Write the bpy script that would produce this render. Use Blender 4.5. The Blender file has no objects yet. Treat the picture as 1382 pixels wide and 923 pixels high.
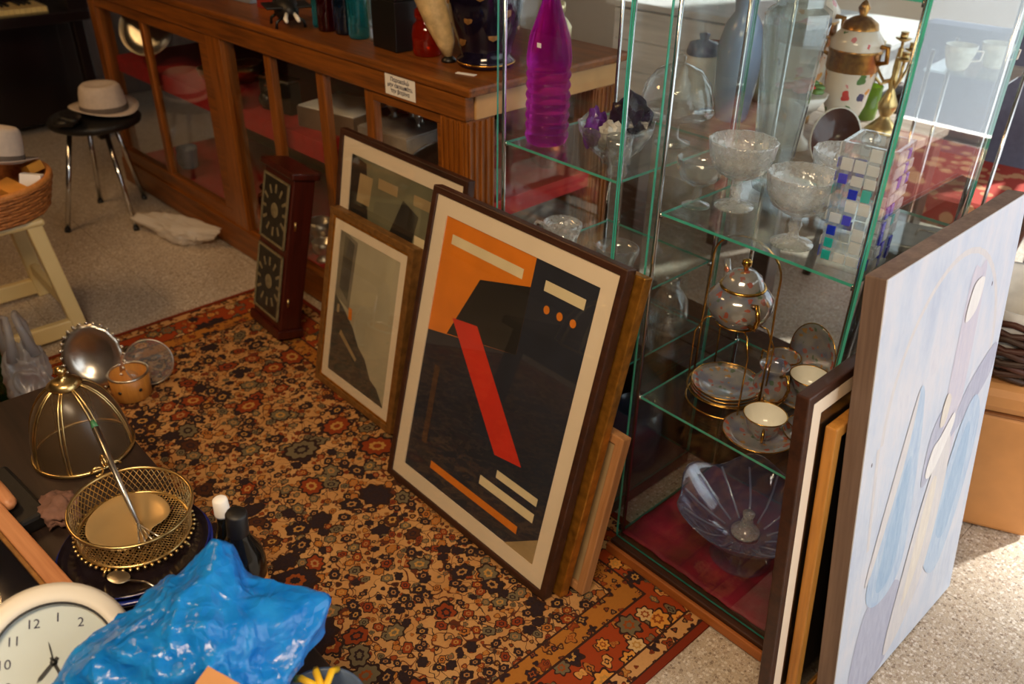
import bpy, bmesh, math, random
from mathutils import Vector, Matrix, noise
from math import pi, sin, cos, radians, atan2, sqrt

sc = bpy.context.scene
COL = sc.collection
random.seed(7)

# ------------------------------------------------------------------ camera
cam_d = bpy.data.cameras.new('camera'); cam = bpy.data.objects.new('camera', cam_d); COL.objects.link(cam)
PITCH, ROLL, YAW, CAM_H = radians(31.3), radians(1.0), radians(136.85), 1.6
fwd = Vector((cos(YAW) * cos(PITCH), sin(YAW) * cos(PITCH), -sin(PITCH)))
rt = Vector((sin(YAW), -cos(YAW), 0)); up = rt.cross(fwd)
rt2 = rt * cos(ROLL) + up * sin(ROLL); up2 = -rt * sin(ROLL) + up * cos(ROLL)
M = Matrix((rt2, up2, -fwd)).transposed().to_4x4(); M.translation = (0, 0, CAM_H)
cam.matrix_world = M
cam_d.sensor_width = 36; cam_d.lens = 1150 / 1382 * 36; cam_d.clip_start = 0.05
cam_d.dof.use_dof = True; cam_d.dof.focus_distance = 1.7; cam_d.dof.aperture_fstop = 3.6
sc.camera = cam

# ------------------------------------------------------------------ view, world, lights
sc.view_settings.view_transform = 'Standard'; sc.view_settings.look = 'None'
sc.view_settings.gamma = 1.0; sc.view_settings.use_curve_mapping = False
sc.view_settings.exposure = 0.28
sc.cycles.transparent_max_bounces = 40
sc.cycles.max_bounces = 10
w = bpy.data.worlds.new('daylight'); sc.world = w; w.use_nodes = True
w.node_tree.nodes['Background'].inputs[0].default_value = (0.86, 0.93, 1.0, 1)
w.node_tree.nodes['Background'].inputs[1].default_value = 1.55

def area(name, loc, target, sx, sy, power, color):
    l = bpy.data.lights.new(name, 'AREA'); l.shape = 'RECTANGLE'; l.size = sx; l.size_y = sy
    l.energy = power; l.color = color
    o = bpy.data.objects.new(name, l); COL.objects.link(o); o.location = loc
    d = Vector(target) - Vector(loc); o.rotation_euler = d.to_track_quat('-Z', 'Y').to_euler()
    return o
# daylight of the shop window in the right-hand wall, two warm ceiling lamps
area('shop_window_daylight', (1.42, 2.4, 1.45), (-0.9, 2.0, 0.7), 3.6, 2.0, 21, (0.96, 0.98, 1.0))
area('ceiling_lamp_light', (-0.2, -0.4, 2.55), (-0.95, 0.9, 0.2), 1.2, 0.3, 43, (1.0, 0.74, 0.47))
area('ceiling_lamp_light', (-3.4, -0.4, 2.8), (-3.2, 0.6, 0.0), 1.2, 0.3, 18, (1.0, 0.58, 0.24))
# sun standing in the street door at the back
sun_d = bpy.data.lights.new('sun', 'SUN'); sun_d.energy = 8.0; sun_d.angle = radians(3); sun_d.color = (1.0, 0.95, 0.88)
sun = bpy.data.objects.new('sun', sun_d); COL.objects.link(sun)
sun.rotation_euler = Vector((-0.34, -1.0, -0.74)).to_track_quat('-Z', 'Y').to_euler()

# ------------------------------------------------------------------ material helpers
def C(r, g, b):
    f = lambda v: ((v / 255) / 12.92 if v / 255 <= 0.04045 else ((v / 255 + 0.055) / 1.055) ** 2.4)
    return (f(r), f(g), f(b), 1.0)

class NT:
    def __init__(s, name):
        s.m = bpy.data.materials.new(name); s.m.use_nodes = True
        s.t = s.m.node_tree; s.t.nodes.clear()
        s.out = s.t.nodes.new('ShaderNodeOutputMaterial')
    def n(s, typ, **kw):
        nd = s.t.nodes.new(typ)
        for k, v in kw.items():
            setattr(nd, k, v)
        return nd
    def put(s, sock, v):
        if hasattr(v, 'is_output') or isinstance(v, bpy.types.NodeSocket): s.t.links.new(v, sock)
        else:
            try: sock.default_value = v
            except Exception: sock.default_value = tuple(v)[:3]
    def math(s, op, a, b=None, c=None, clamp=False):
        nd = s.n('ShaderNodeMath', operation=op, use_clamp=clamp)
        s.put(nd.inputs[0], a)
        if b is not None: s.put(nd.inputs[1], b)
        if c is not None: s.put(nd.inputs[2], c)
        return nd.outputs[0]
    def vmath(s, op, a, b=None, out=0):
        nd = s.n('ShaderNodeVectorMath', operation=op)
        s.put(nd.inputs[0], a)
        if b is not None: s.put(nd.inputs[1], b)
        return nd.outputs[out]
    def mix(s, fac, a, b, typ='MIX'):
        nd = s.n('ShaderNodeMix', data_type='RGBA', blend_type=typ)
        s.put(nd.inputs[0], fac); s.put(nd.inputs[6], a); s.put(nd.inputs[7], b)
        return nd.outputs[2]
    def coord(s, kind='Object'):
        return s.n('ShaderNodeTexCoord').outputs[kind]
    def noise(s, vec, scale, detail=3, rough=0.5, out=0):
        nd = s.n('ShaderNodeTexNoise'); s.put(nd.inputs['Vector'], vec)
        nd.inputs['Scale'].default_value = scale; nd.inputs['Detail'].default_value = detail
        nd.inputs['Roughness'].default_value = rough
        return nd.outputs[out]
    def scalev(s, vec, sx, sy, sz):
        nd = s.n('ShaderNodeMapping'); s.put(nd.inputs['Vector'], vec); nd.inputs['Scale'].default_value = (sx, sy, sz)
        return nd.outputs[0]
    def ramp(s, fac, stops, interp='LINEAR'):
        nd = s.n('ShaderNodeValToRGB'); cr = nd.color_ramp; cr.interpolation = interp
        while len(cr.elements) < len(stops): cr.elements.new(0.5)
        for e, (p, col) in zip(cr.elements, stops): e.position = p; e.color = col
        s.put(nd.inputs[0], fac)
        return nd.outputs[0]
    def bsdf(s, color, rough=0.5, metal=0.0, bump=None, bstr=0.2, bdist=0.002, **kw):
        b = s.n('ShaderNodeBsdfPrincipled'); s.put(b.inputs['Base Color'], color)
        s.put(b.inputs['Roughness'], rough); s.put(b.inputs['Metallic'], metal)
        for k, v in kw.items(): s.put(b.inputs[k], v)
        if bump is not None:
            bn = s.n('ShaderNodeBump'); bn.inputs['Strength'].default_value = bstr; bn.inputs['Distance'].default_value = bdist
            s.put(bn.inputs['Height'], bump); s.t.links.new(bn.outputs[0], b.inputs['Normal'])
        return b.outputs[0]
    def done(s, shader):
        s.t.links.new(shader, s.out.inputs[0]); return s.m

def plain(name, col, rough=0.5, metal=0.0, var=0.12, scale=25, bump=0.0, **kw):
    t = NT(name); v = t.coord(); nz = t.noise(v, scale, 3)
    dark = tuple(x * (1 - var) for x in col[:3]) + (1,); lite = tuple(min(1, x * (1 + var)) for x in col[:3]) + (1,)
    colr = t.ramp(nz, [(0.3, dark), (0.7, lite)])
    return t.done(t.bsdf(colr, rough, metal, bump=nz if bump else None, bstr=bump, **kw))

def wood(name, dark, lite, rough=0.4, axis=0, scale=10, coat=0.0):
    t = NT(name); v = t.coord(); s = [scale * 2.2] * 3; s[axis] = scale * 0.12
    v2 = t.scalev(v, *s)
    a = t.noise(v2, 2.0, 5, 0.6); b = t.noise(t.scalev(v, *[x * 5 for x in s]), 2.0, 2)
    f = t.math('MULTIPLY_ADD', b, 0.35, t.math('MULTIPLY', a, 0.75))
    colr = t.ramp(f, [(0.35, dark), (0.7, lite)])
    return t.done(t.bsdf(colr, rough, 0, bump=f, bstr=0.15, **{'Coat Weight': coat}))

def glass(name, tint=(0.96, 0.985, 0.98, 1), base=0.04, haze=0.0, hazecol=(0.9, 0.92, 0.92, 1), rough=0.01, pattern=0.0, pscale=60, bumps=0.0, bscale=40, power=4.0):
    """thin-walled glass: clear body, reflection rising towards grazing angles, optional frosting"""
    t = NT(name)
    lw = t.n('ShaderNodeLayerWeight'); lw.inputs[0].default_value = 0.5
    fac = t.math('MULTIPLY_ADD', t.math('POWER', lw.outputs['Facing'], power), 0.85, base, clamp=True)
    tr = t.n('ShaderNodeBsdfTransparent'); tr.inputs[0].default_value = tint
    gl = t.n('ShaderNodeBsdfGlossy'); gl.inputs['Roughness'].default_value = rough
    if bumps:
        bn = t.n('ShaderNodeBump'); bn.inputs['Strength'].default_value = bumps; bn.inputs['Distance'].default_value = 0.004
        t.put(bn.inputs['Height'], t.noise(t.coord(), bscale, 2)); t.t.links.new(bn.outputs[0], gl.inputs['Normal'])
        t.t.links.new(bn.outputs[0], lw.inputs['Normal'])
    mx = t.n('ShaderNodeMixShader'); t.put(mx.inputs[0], fac)
    t.t.links.new(tr.outputs[0], mx.inputs[1]); t.t.links.new(gl.outputs[0], mx.inputs[2])
    sh = mx.outputs[0]
    if haze:
        df = t.n('ShaderNodeBsdfDiffuse'); df.inputs[0].default_value = hazecol
        tl = t.n('ShaderNodeBsdfTranslucent'); tl.inputs[0].default_value = hazecol
        m2 = t.n('ShaderNodeMixShader'); m2.inputs[0].default_value = 0.5
        t.t.links.new(df.outputs[0], m2.inputs[1]); t.t.links.new(tl.outputs[0], m2.inputs[2])
        m3 = t.n('ShaderNodeMixShader')
        if pattern:
            nz = t.noise(t.coord(), pscale, 2)
            t.put(m3.inputs[0], t.math('MULTIPLY_ADD', t.math('SUBTRACT', nz, 0.5), pattern, haze, clamp=True))
        else: m3.inputs[0].default_value = haze
        t.t.links.new(sh, m3.inputs[1]); t.t.links.new(m2.outputs[0], m3.inputs[2]); sh = m3.outputs[0]
    return t.done(sh)

# ------------------------------------------------------------------ mesh helpers
class MB:
    def __init__(s): s.v = []; s.f = []; s.mi = []; s.cur = 0
    def face(s, idx): s.f.append(idx); s.mi.append(s.cur)
    def box(s, x0, x1, y0, y1, z0, z1):
        b = len(s.v)
        s.v += [(x, y, z) for z in (z0, z1) for y in (y0, y1) for x in (x0, x1)]
        for q in ((0, 2, 3, 1), (4, 5, 7, 6), (0, 1, 5, 4), (2, 6, 7, 3), (0, 4, 6, 2), (1, 3, 7, 5)):
            s.face([b + i for i in q])
        return s
    def lathe(s, prof, n=28, c=(0, 0), sx=1.0, sy=1.0, mod=None):
        rows = []
        for r, z in prof:
            if r < 1e-6:
                s.v.append((c[0], c[1], z)); rows.append([len(s.v) - 1])
            else:
                row = []
                for i in range(n):
                    a = 2 * pi * i / n; rr = r if mod is None else mod(r, z, a)
                    zz = z
                    if isinstance(rr, tuple): rr, zz = rr
                    s.v.append((c[0] + rr * cos(a) * sx, c[1] + rr * sin(a) * sy, zz)); row.append(len(s.v) - 1)
                rows.append(row)
        for A, B in zip(rows, rows[1:]):
            if len(A) == 1 and len(B) == 1: continue
            for i in range(n):
                j = (i + 1) % n
                if len(A) == 1: s.face([A[0], B[j], B[i]])
                elif len(B) == 1: s.face([A[i], A[j], B[0]])
                else: s.face([A[i], A[j], B[j], B[i]])
        return s
    def tube(s, pts, r, n=8, closed=False, cap=True):
        pts = [Vector(p) for p in pts]; rows = []; N = len(pts); prev = None
        for i, p in enumerate(pts):
            if closed: t = pts[(i + 1) % N] - pts[i - 1]
            else: t = pts[min(i + 1, N - 1)] - pts[max(i - 1, 0)]
            t.normalize()
            if prev is None:
                a = Vector((0, 0, 1)) if abs(t.z) < 0.9 else Vector((1, 0, 0))
                u = t.cross(a).normalized()
            else:
                u = (prev - t * prev.dot(t)).normalized()
            prev = u; w_ = t.cross(u)
            rr = r[i] if isinstance(r, (list, tuple)) else r
            row = []
            for k in range(n):
                a = 2 * pi * k / n
                s.v.append(tuple(p + u * (rr * cos(a)) + w_ * (rr * sin(a)))); row.append(len(s.v) - 1)
            rows.append(row)
        rng = range(N if closed else N - 1)
        for i in rng:
            A, B = rows[i], rows[(i + 1) % N]
            for k in range(n):
                j = (k + 1) % n; s.face([A[k], A[j], B[j], B[k]])
        if cap and not closed:
            s.face(rows[0][::-1]); s.face(rows[-1])
        return s
    def prism(s, poly, y0, y1, plane='xz'):
        """extrude polygon given in (x,z) from y0 to y1 (plane xz) or (x,y) from z0 to z1 (plane xy)"""
        b = len(s.v); n = len(poly)
        for d in (y0, y1):
            for p in poly:
                s.v.append((p[0], d, p[1]) if plane == 'xz' else (p[0], p[1], d))
        s.face([b + i for i in range(n)]); s.face([b + n + i for i in reversed(range(n))])
        for i in range(n):
            j = (i + 1) % n; s.face([b + j, b + i, b + n + i, b + n + j])
        return s
    def build(s, name, mats, parent=None, smooth=False, loc=None, rot=None, bevel=0.0, sub=0, solid=0.0):
        me = bpy.data.meshes.new(name); me.from_pydata(s.v, [], s.f)
        if not isinstance(mats, (list, tuple)): mats = [mats]
        for m in mats: me.materials.append(m)
        me.polygons.foreach_set('material_index', s.mi)
        me.validate(); me.update()
        bm = bmesh.new(); bm.from_mesh(me); bmesh.ops.recalc_face_normals(bm, faces=bm.faces); bm.to_mesh(me); bm.free()
        if smooth: me.polygons.foreach_set('use_smooth', [True] * len(me.polygons))
        o = bpy.data.objects.new(name, me); COL.objects.link(o)
        if parent: o.parent = parent
        if loc: o.location = loc
        if rot: o.rotation_euler = rot
        if solid:
            m = o.modifiers.new('solid', 'SOLIDIFY'); m.thickness = solid; m.offset = -1
        if bevel:
            m = o.modifiers.new('bevel', 'BEVEL'); m.width = bevel; m.segments = 2; m.limit_method = 'ANGLE'; m.angle_limit = radians(40)
        if sub:
            m = o.modifiers.new('sub', 'SUBSURF'); m.levels = sub; m.render_levels = sub
        return o

def tag(o, label, cat, group=None):
    o['label'] = label; o['category'] = cat
    if group: o['group'] = group
    return o
def thing(name, label, cat, loc=(0, 0, 0), rot=(0, 0, 0), group=None):
    o = bpy.data.objects.new(name, None); COL.objects.link(o); o.location = loc; o.rotation_euler = rot
    o.empty_display_size = 0.05
    return tag(o, label, cat, group)
def struct(o): o['kind'] = 'structure'; return o
def box(name, d, mat, parent=None, bevel=0.0, **kw):
    return MB().box(*d).build(name, mat, parent, bevel=bevel, **kw)
def lathe(name, prof, mat, parent=None, n=28, loc=None, rot=None, **kw):
    return MB().lathe(prof, n, **kw).build(name, mat, parent, smooth=True, loc=loc, rot=rot)
def tube(name, pts, r, mat, parent=None, n=8, closed=False, **kw):
    return MB().tube(pts, r, n, closed).build(name, mat, parent, smooth=True, **kw)
def copy_tree(o, parent=None):
    c = o.copy(); COL.objects.link(c); c.parent = parent
    for ch in list(o.children): copy_tree(ch, c)
    return c
def circ(r, z=0, n=32, c=(0, 0), sx=1, sy=1, a0=0, a1=2 * pi, closed=True):
    m = n if closed else n + 1
    return [(c[0] + r * sx * cos(a0 + (a1 - a0) * i / n), c[1] + r * sy * sin(a0 + (a1 - a0) * i / n), z) for i in range(m)]
def text_mesh(name, body, size, mat, parent, loc, rot=(0, 0, 0), extrude=0.0002, align='CENTER', bold=0.0):
    cu = bpy.data.curves.new(name, 'FONT'); cu.body = body; cu.size = size; cu.extrude = extrude; cu.offset = bold
    cu.align_x = align; cu.align_y = 'CENTER'; cu.resolution_u = 3
    tmp = bpy.data.objects.new('tmp', cu); COL.objects.link(tmp)
    dg = bpy.context.evaluated_depsgraph_get(); dg.update()
    me = bpy.data.meshes.new_from_object(tmp.evaluated_get(dg))
    bpy.data.objects.remove(tmp); me.materials.clear(); me.materials.append(mat)
    o = bpy.data.objects.new(name, me); COL.objects.link(o); o.parent = parent; o.location = loc; o.rotation_euler = rot
    return o

# ------------------------------------------------------------------ materials
def terrazzo():
    t = NT('terrazzo'); g = t.n('ShaderNodeNewGeometry').outputs['Position']
    v1 = t.n('ShaderNodeTexVoronoi'); t.put(v1.inputs['Vector'], g); v1.inputs['Scale'].default_value = 125
    v2 = t.n('ShaderNodeTexVoronoi'); t.put(v2.inputs['Vector'], g); v2.inputs['Scale'].default_value = 300
    r1 = t.n('ShaderNodeSeparateColor'); t.put(r1.inputs[0], v1.outputs['Color'])
    r2 = t.n('ShaderNodeSeparateColor'); t.put(r2.inputs[0], v2.outputs['Color'])
    base = t.ramp(t.noise(g, 3, 3), [(0.3, C(172, 156, 136)), (0.7, C(192, 176, 156))])
    c1 = t.ramp(r1.outputs[0], [(0, C(112, 94, 78)), (0.12, C(150, 134, 118)), (0.30, C(186, 174, 160)), (0.6, C(222, 214, 204)), (0.9, C(150, 128, 110))], 'CONSTANT')
    m1 = t.math('LESS_THAN', v1.outputs['Distance'], 0.5)
    col = t.mix(t.math('MULTIPLY', m1, 0.75), base, c1)
    c2 = t.ramp(r2.outputs[1], [(0, C(120, 102, 86)), (0.25, C(180, 168, 154)), (0.7, C(222, 214, 204))], 'CONSTANT')
    m2 = t.math('MULTIPLY', t.math('LESS_THAN', v2.outputs['Distance'], 0.42), 0.6)
    col = t.mix(m2, col, c2)
    return t.done(t.bsdf(col, 0.42))
M_TERR = terrazzo()

RX0, RX1, RY0, RY1 = -2.89, -0.67, -0.9, 1.40
def rug_mat():
    t = NT('persian_rug'); P = t.n('ShaderNodeNewGeometry').outputs['Position']
    sp = t.n('ShaderNodeSeparateXYZ'); t.put(sp.inputs[0], P); x, y = sp.outputs[0], sp.outputs[1]
    cb = t.n('ShaderNodeCombineXYZ'); t.put(cb.inputs[0], x); t.put(cb.inputs[1], y); P = cb.outputs[0]
    wob = t.noise(P, 22, 2, out=1)
    Pw = t.vmath('ADD', P, t.vmath('SCALE', t.vmath('SUBTRACT', wob, (0.5, 0.5, 0.5))))
    for nd in t.t.nodes:
        if nd.type == 'VECT_MATH' and nd.operation == 'SCALE': nd.inputs['Scale'].default_value = 0.008
    def rosette(col, scale, radius, petals, cols, off, outline, amp=0.2, keep=1.0, elong=0.0, ctr=None):
        vo = t.n('ShaderNodeTexVoronoi', voronoi_dimensions='2D'); vo.inputs['Scale'].default_value = scale; vo.inputs['Randomness'].default_value = 0.85
        Q = t.vmath('ADD', Pw, off); t.put(vo.inputs['Vector'], Q)
        loc = t.vmath('SUBTRACT', Q, vo.outputs['Position'])
        s3 = t.n('ShaderNodeSeparateXYZ'); t.put(s3.inputs[0], loc); rc = t.n('ShaderNodeSeparateColor'); t.put(rc.inputs[0], vo.outputs['Color'])
        ang = t.math('ARCTAN2', s3.outputs[1], s3.outputs[0]); d = t.vmath('LENGTH', loc, out=1)
        ph = t.math('MULTIPLY', rc.outputs[1], 6.28)
        wave = t.math('MULTIPLY_ADD', t.math('COSINE', t.math('MULTIPLY_ADD', ang, petals, ph)), amp, 1.0)
        if elong:
            wave = t.math('ADD', wave, t.math('MULTIPLY', t.math('COSINE', t.math('MULTIPLY_ADD', ang, 2, ph)), elong))
        size = t.math('MULTIPLY_ADD', rc.outputs[2], 0.6, 0.65)
        q = t.math('DIVIDE', d, t.math('MULTIPLY', t.math('MULTIPLY', wave, size), radius))
        on = t.math('LESS_THAN', rc.outputs[0], keep)
        pc = t.ramp(t.math('FRACT', t.math('MULTIPLY', rc.outputs[1], 7.13)), [(i / len(cols), c_) for i, c_ in enumerate(cols)], 'CONSTANT')
        m0 = t.math('MULTIPLY', t.math('LESS_THAN', q, 1.0), on); m1 = t.math('MULTIPLY', t.math('LESS_THAN', q, 0.80), on)
        m2 = t.math('MULTIPLY', t.math('LESS_THAN', q, 0.42), on); m3 = t.math('MULTIPLY', t.math('LESS_THAN', q, 0.22), on)
        col = t.mix(m0, col, outline); col = t.mix(m1, col, pc)
        c2 = t.ramp(t.math('FRACT', t.math('MULTIPLY', rc.outputs[2], 5.7)), [(0, ctr or C(150, 74, 30)), (0.4, C(38, 30, 34)), (0.7, C(190, 140, 70))], 'CONSTANT')
        col = t.mix(m2, col, c2); col = t.mix(m3, col, pc)
        return col
    navy, rust, ochre, sage, brown = C(34, 30, 38), C(140, 58, 26), C(176, 108, 46), C(112, 100, 74), C(74, 42, 28)
    # field
    col = t.ramp(t.noise(P, 9, 3), [(0.3, C(186, 132, 76)), (0.7, C(206, 156, 98))])
    vn = t.noise(P, 15, 1); vine = t.math('LESS_THAN', t.math('ABSOLUTE', t.math('SUBTRACT', vn, 0.5)), 0.0100)
    col = t.mix(vine, col, C(92, 46, 30))
    vn2 = t.noise(t.vmath('ADD', P, (5, 3, 0)), 24, 1); vine2 = t.math('LESS_THAN', t.math('ABSOLUTE', t.math('SUBTRACT', vn2, 0.46)), 0.010)
    col = t.mix(vine2, col, C(60, 46, 40))
    col = rosette(col, 46, 0.0075, 3, [rust, sage, ochre, brown, navy], (3.1, 1.7, 0), brown, 0.12, 0.75)
    col = rosette(col, 27, 0.0135, 6, [navy, navy, rust, sage, navy, ochre], (0.3, 0.7, 0), C(44, 32, 28), 0.10, 0.92, 0.12, C(170, 120, 70))
    col = rosette(col, 13, 0.0250, 7, [navy, rust, sage, navy, brown], (7.3, 2.7, 0), C(40, 30, 28), 0.12, 0.72, 0.15, C(176, 128, 74))
    col = rosette(col, 6.5, 0.0440, 9, [rust, navy, sage], (1.3, 4.7, 0), C(40, 28, 28), 0.10, 0.45, 0.1)
    # borders
    e = t.math('MINIMUM', t.math('MINIMUM', t.math('SUBTRACT', x, RX0), t.math('SUBTRACT', RX1, x)),
               t.math('MINIMUM', t.math('SUBTRACT', y, RY0), t.math('SUBTRACT', RY1, y)))
    def guard(base, off): 
        c_ = rosette(base, 24, 0.014, 4, [navy, rust, ochre], off, brown, 0.3, 0.8)
        return rosette(c_, 40, 0.007, 3, [brown, navy, rust], off, brown, 0.2, 0.7)
    gold = guard(C(176, 112, 44), (2.2, 0.4, 0)); cream = guard(C(204, 152, 96), (4.2, 1.4, 0))
    red = C(158, 62, 26)
    red = rosette(red, 26, 0.013, 4, [sage, ochre, C(214, 150, 80)], (0.9, 9.1, 0), C(60, 30, 24), 0.2, 0.8, 0.3)
    red = rosette(red, 15, 0.026, 7, [C(220, 150, 66), navy, sage, C(214, 176, 120)], (8.9, 3.3, 0), C(48, 32, 30), 0.16, 0.85)
    line = C(52, 34, 30)
    for lim, c_ in ((0.225, line), (0.220, gold), (0.166, line), (0.160, red), (0.062, line), (0.057, cream), (0.022, line), (0.018, C(126, 44, 24))):
        col = t.mix(t.math('LESS_THAN', e, lim), col, c_)
    wear = t.noise(P, 160, 2)
    col = t.mix(t.math('MULTIPLY', wear, 0.28), col, C(96, 62, 38))
    return t.done(t.bsdf(col, 0.95, 0, bump=t.noise(P, 700, 2), bstr=0.5, bdist=0.003, **{'Specular IOR Level': 0.1}))

M_RUG = rug_mat()
M_CWOOD = wood('counter_wood', C(80, 43, 11), C(148, 84, 25), 0.38, 0, 9)
M_CWOODV = wood('counter_post_wood', C(84, 45, 11), C(160, 92, 28), 0.36, 2, 9)
M_MAHOG = wood('mahogany', C(44, 14, 8), C(80, 28, 16), 0.32, 2, 8)
M_DARKWOOD = wood('dark_frame_wood', C(40, 22, 15), C(70, 40, 26), 0.42, 0, 8)
M_BLACKWOOD = wood('piano_black', C(14, 8, 8), C(26, 14, 13), 0.25, 1, 5)
M_TABLE = wood('table_dark_brown', C(34, 24, 20), C(56, 40, 32), 0.45, 0, 5)
M_GREYWOOD = wood('weathered_wood', C(150, 132, 118), C(196, 180, 166), 0.6, 0, 6)
M_PINE = wood('pine_rail', C(164, 100, 60), C(206, 144, 98), 0.45, 0, 6)
M_FGOLD = plain('gold_leaf', C(176, 120, 44), 0.38, 0.75, 0.35, 40, 0.3)
M_FTAN = wood('tan_canvas_bar', C(150, 100, 56), C(190, 138, 88), 0.6, 2, 6)
M_OLDGOLD = plain('aged_gold_wood', C(132, 92, 46), 0.45, 0.35, 0.3, 50, 0.3)
M_MAT = plain('cream_mat_board', C(238, 216, 190), 0.85, 0, 0.03, 8)
M_WHITE = plain('white_paper', C(240, 236, 230), 0.8, 0, 0.03, 10)
M_INK = plain('dark_ink', C(40, 42, 70), 0.7, 0, 0.02)
M_PORC = plain('white_porcelain', C(240, 236, 226), 0.15, 0, 0.03, 8)
M_SILVER = plain('tarnished_silver', C(214, 208, 198), 0.30, 1.0, 0.18, 14)
M_CHROME = plain('chrome_rod', C(205, 205, 205), 0.14, 1.0, 0.05, 10)
M_BRASS = plain('brass_wire', C(216, 186, 126), 0.30, 1.0, 0.18, 30)
M_GOLDTRIM = plain('gilt_trim', C(214, 164, 82), 0.22, 1.0, 0.1, 30)
M_COPPER = plain('copper', C(176, 96, 54), 0.25, 1.0, 0.2, 12)
M_BLACK = plain('black_plastic', C(16, 16, 17), 0.4, 0, 0.1)
M_BLACKV = plain('black_leatherette', C(20, 18, 18), 0.5, 0, 0.2, 60, 0.3)
M_GUNMETAL = plain('worn_black_metal', C(70, 68, 66), 0.3, 0.8, 0.3, 30)
M_HAT = plain('pale_grey_felt', C(196, 182, 170), 0.95, 0, 0.06, 60, 0.2)
M_HATBAND = plain('grey_hat_band', C(96, 86, 80), 0.8, 0, 0.06, 60)
M_CREAM = plain('cream_plastic', C(216, 194, 140), 0.4, 0, 0.05, 6)
M_WICKER = plain('wicker', C(166, 104, 52), 0.65, 0, 0.35, 90, 0.6)
M_REDCLOTH = plain('red_felt_cloth', C(168, 24, 30), 0.9, 0, 0.15, 30, 0.2)
M_VELVET = plain('crimson_velvet', C(112, 0, 34), 0.7, 0, 0.45, 14, 0.3)
M_TAN = plain('tan_leatherette', C(206, 144, 84), 0.5, 0, 0.07, 12, 0.1)
M_TANSEAM = plain('tan_leather_seam', C(150, 96, 52), 0.6, 0, 0.07, 12)
M_WALL = plain('warm_white_plaster', C(214, 204, 190), 0.9, 0, 0.04, 4)
M_PANEL = wood('dark_wall_panelling', C(44, 30, 22), C(78, 54, 38), 0.5, 2, 4)
M_CEIL = plain('ceiling_plaster', C(110, 98, 86), 0.9, 0, 0.03, 4)
M_NAVY = plain('cobalt_glaze', C(30, 44, 124), 0.12, 0, 0.2, 20)
M_NAVYDARK = plain('dark_painted_glaze', C(24, 18, 24), 0.15, 0, 0.4, 40)
M_ALU = plain('aluminium_frame', C(190, 190, 188), 0.4, 0.8, 0.05)
G_PANE = glass('clear_pane', (0.972, 0.985, 0.982, 1), 0.035)
G_SHELF = glass('shelf_pane', (0.93, 0.97, 0.96, 1), 0.05)
M_TEAL = plain('green_glass_edge', C(70, 168, 150), 0.15, 0, 0.15, 20)
M_TEALD = plain('dark_green_glass_edge', C(38, 104, 92), 0.15, 0, 0.15, 20)
G_CLEAR = glass('clear_crystal', (0.96, 0.975, 0.975, 1), 0.10, 0.06, bumps=0.4, bscale=30, power=2.5)
G_FROST = glass('frosted_crystal', (0.97, 0.98, 0.98, 1), 0.14, 0.24, (0.98, 0.99, 1.0, 1), pattern=0.25, pscale=90, bumps=0.9, bscale=70, power=2.0)
G_BLUEG = glass('opaline_blue_glass', (0.80, 0.82, 0.95, 1), 0.10, 0.16, C(150, 160, 210), bumps=0.15, bscale=14, power=2.2)
G_TEALG = glass('teal_glass', (0.30, 0.75, 0.78, 1), 0.08, 0.25, C(40, 150, 160), power=3)
G_DKBLUE = glass('dark_blue_glass', (0.10, 0.22, 0.34, 1), 0.08, 0.25, C(20, 50, 80), power=3)
G_MAROON = glass('maroon_glass', (0.30, 0.02, 0.06, 1), 0.08, 0.3, C(90, 6, 24), power=3)
G_AMBER = glass('red_amber_glass', (0.75, 0.14, 0.04, 1), 0.08, 0.35, C(190, 44, 14), power=3)
G_GREENG = glass('green_bottle_glass', (0.05, 0.25, 0.08, 1), 0.08, 0.4, C(10, 64, 24), power=3)
G_GREYG = glass('smoky_glass', (0.93, 0.96, 0.96, 1), 0.10, 0.12, C(210, 222, 226), power=2.2)
G_LIME = glass('lime_glass', (0.62, 0.80, 0.25, 1), 0.08, 0.5, C(150, 178, 60), power=3)

def solid_glass(name, col, ior=1.3, body=0.25):
    t = NT(name); b = t.n('ShaderNodeBsdfPrincipled'); b.inputs['Base Color'].default_value = col; b.inputs['Roughness'].default_value = 0.03
    b.inputs['Transmission Weight'].default_value = 1.0; b.inputs['IOR'].default_value = ior
    tl = t.n('ShaderNodeBsdfTranslucent'); tl.inputs[0].default_value = col; tr = t.n('ShaderNodeBsdfTransparent'); tr.inputs[0].default_value = col
    m1 = t.n('ShaderNodeMixShader'); m1.inputs[0].default_value = 0.5; t.t.links.new(tl.outputs[0], m1.inputs[1]); t.t.links.new(tr.outputs[0], m1.inputs[2])
    m2 = t.n('ShaderNodeMixShader'); m2.inputs[0].default_value = body; t.t.links.new(b.outputs[0], m2.inputs[1]); t.t.links.new(m1.outputs[0], m2.inputs[2])
    return t.done(m2.outputs[0])
G_PURPLE = solid_glass('magenta_bottle_glass', (0.80, 0.05, 0.66, 1), 1.22, 0.4)
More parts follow.
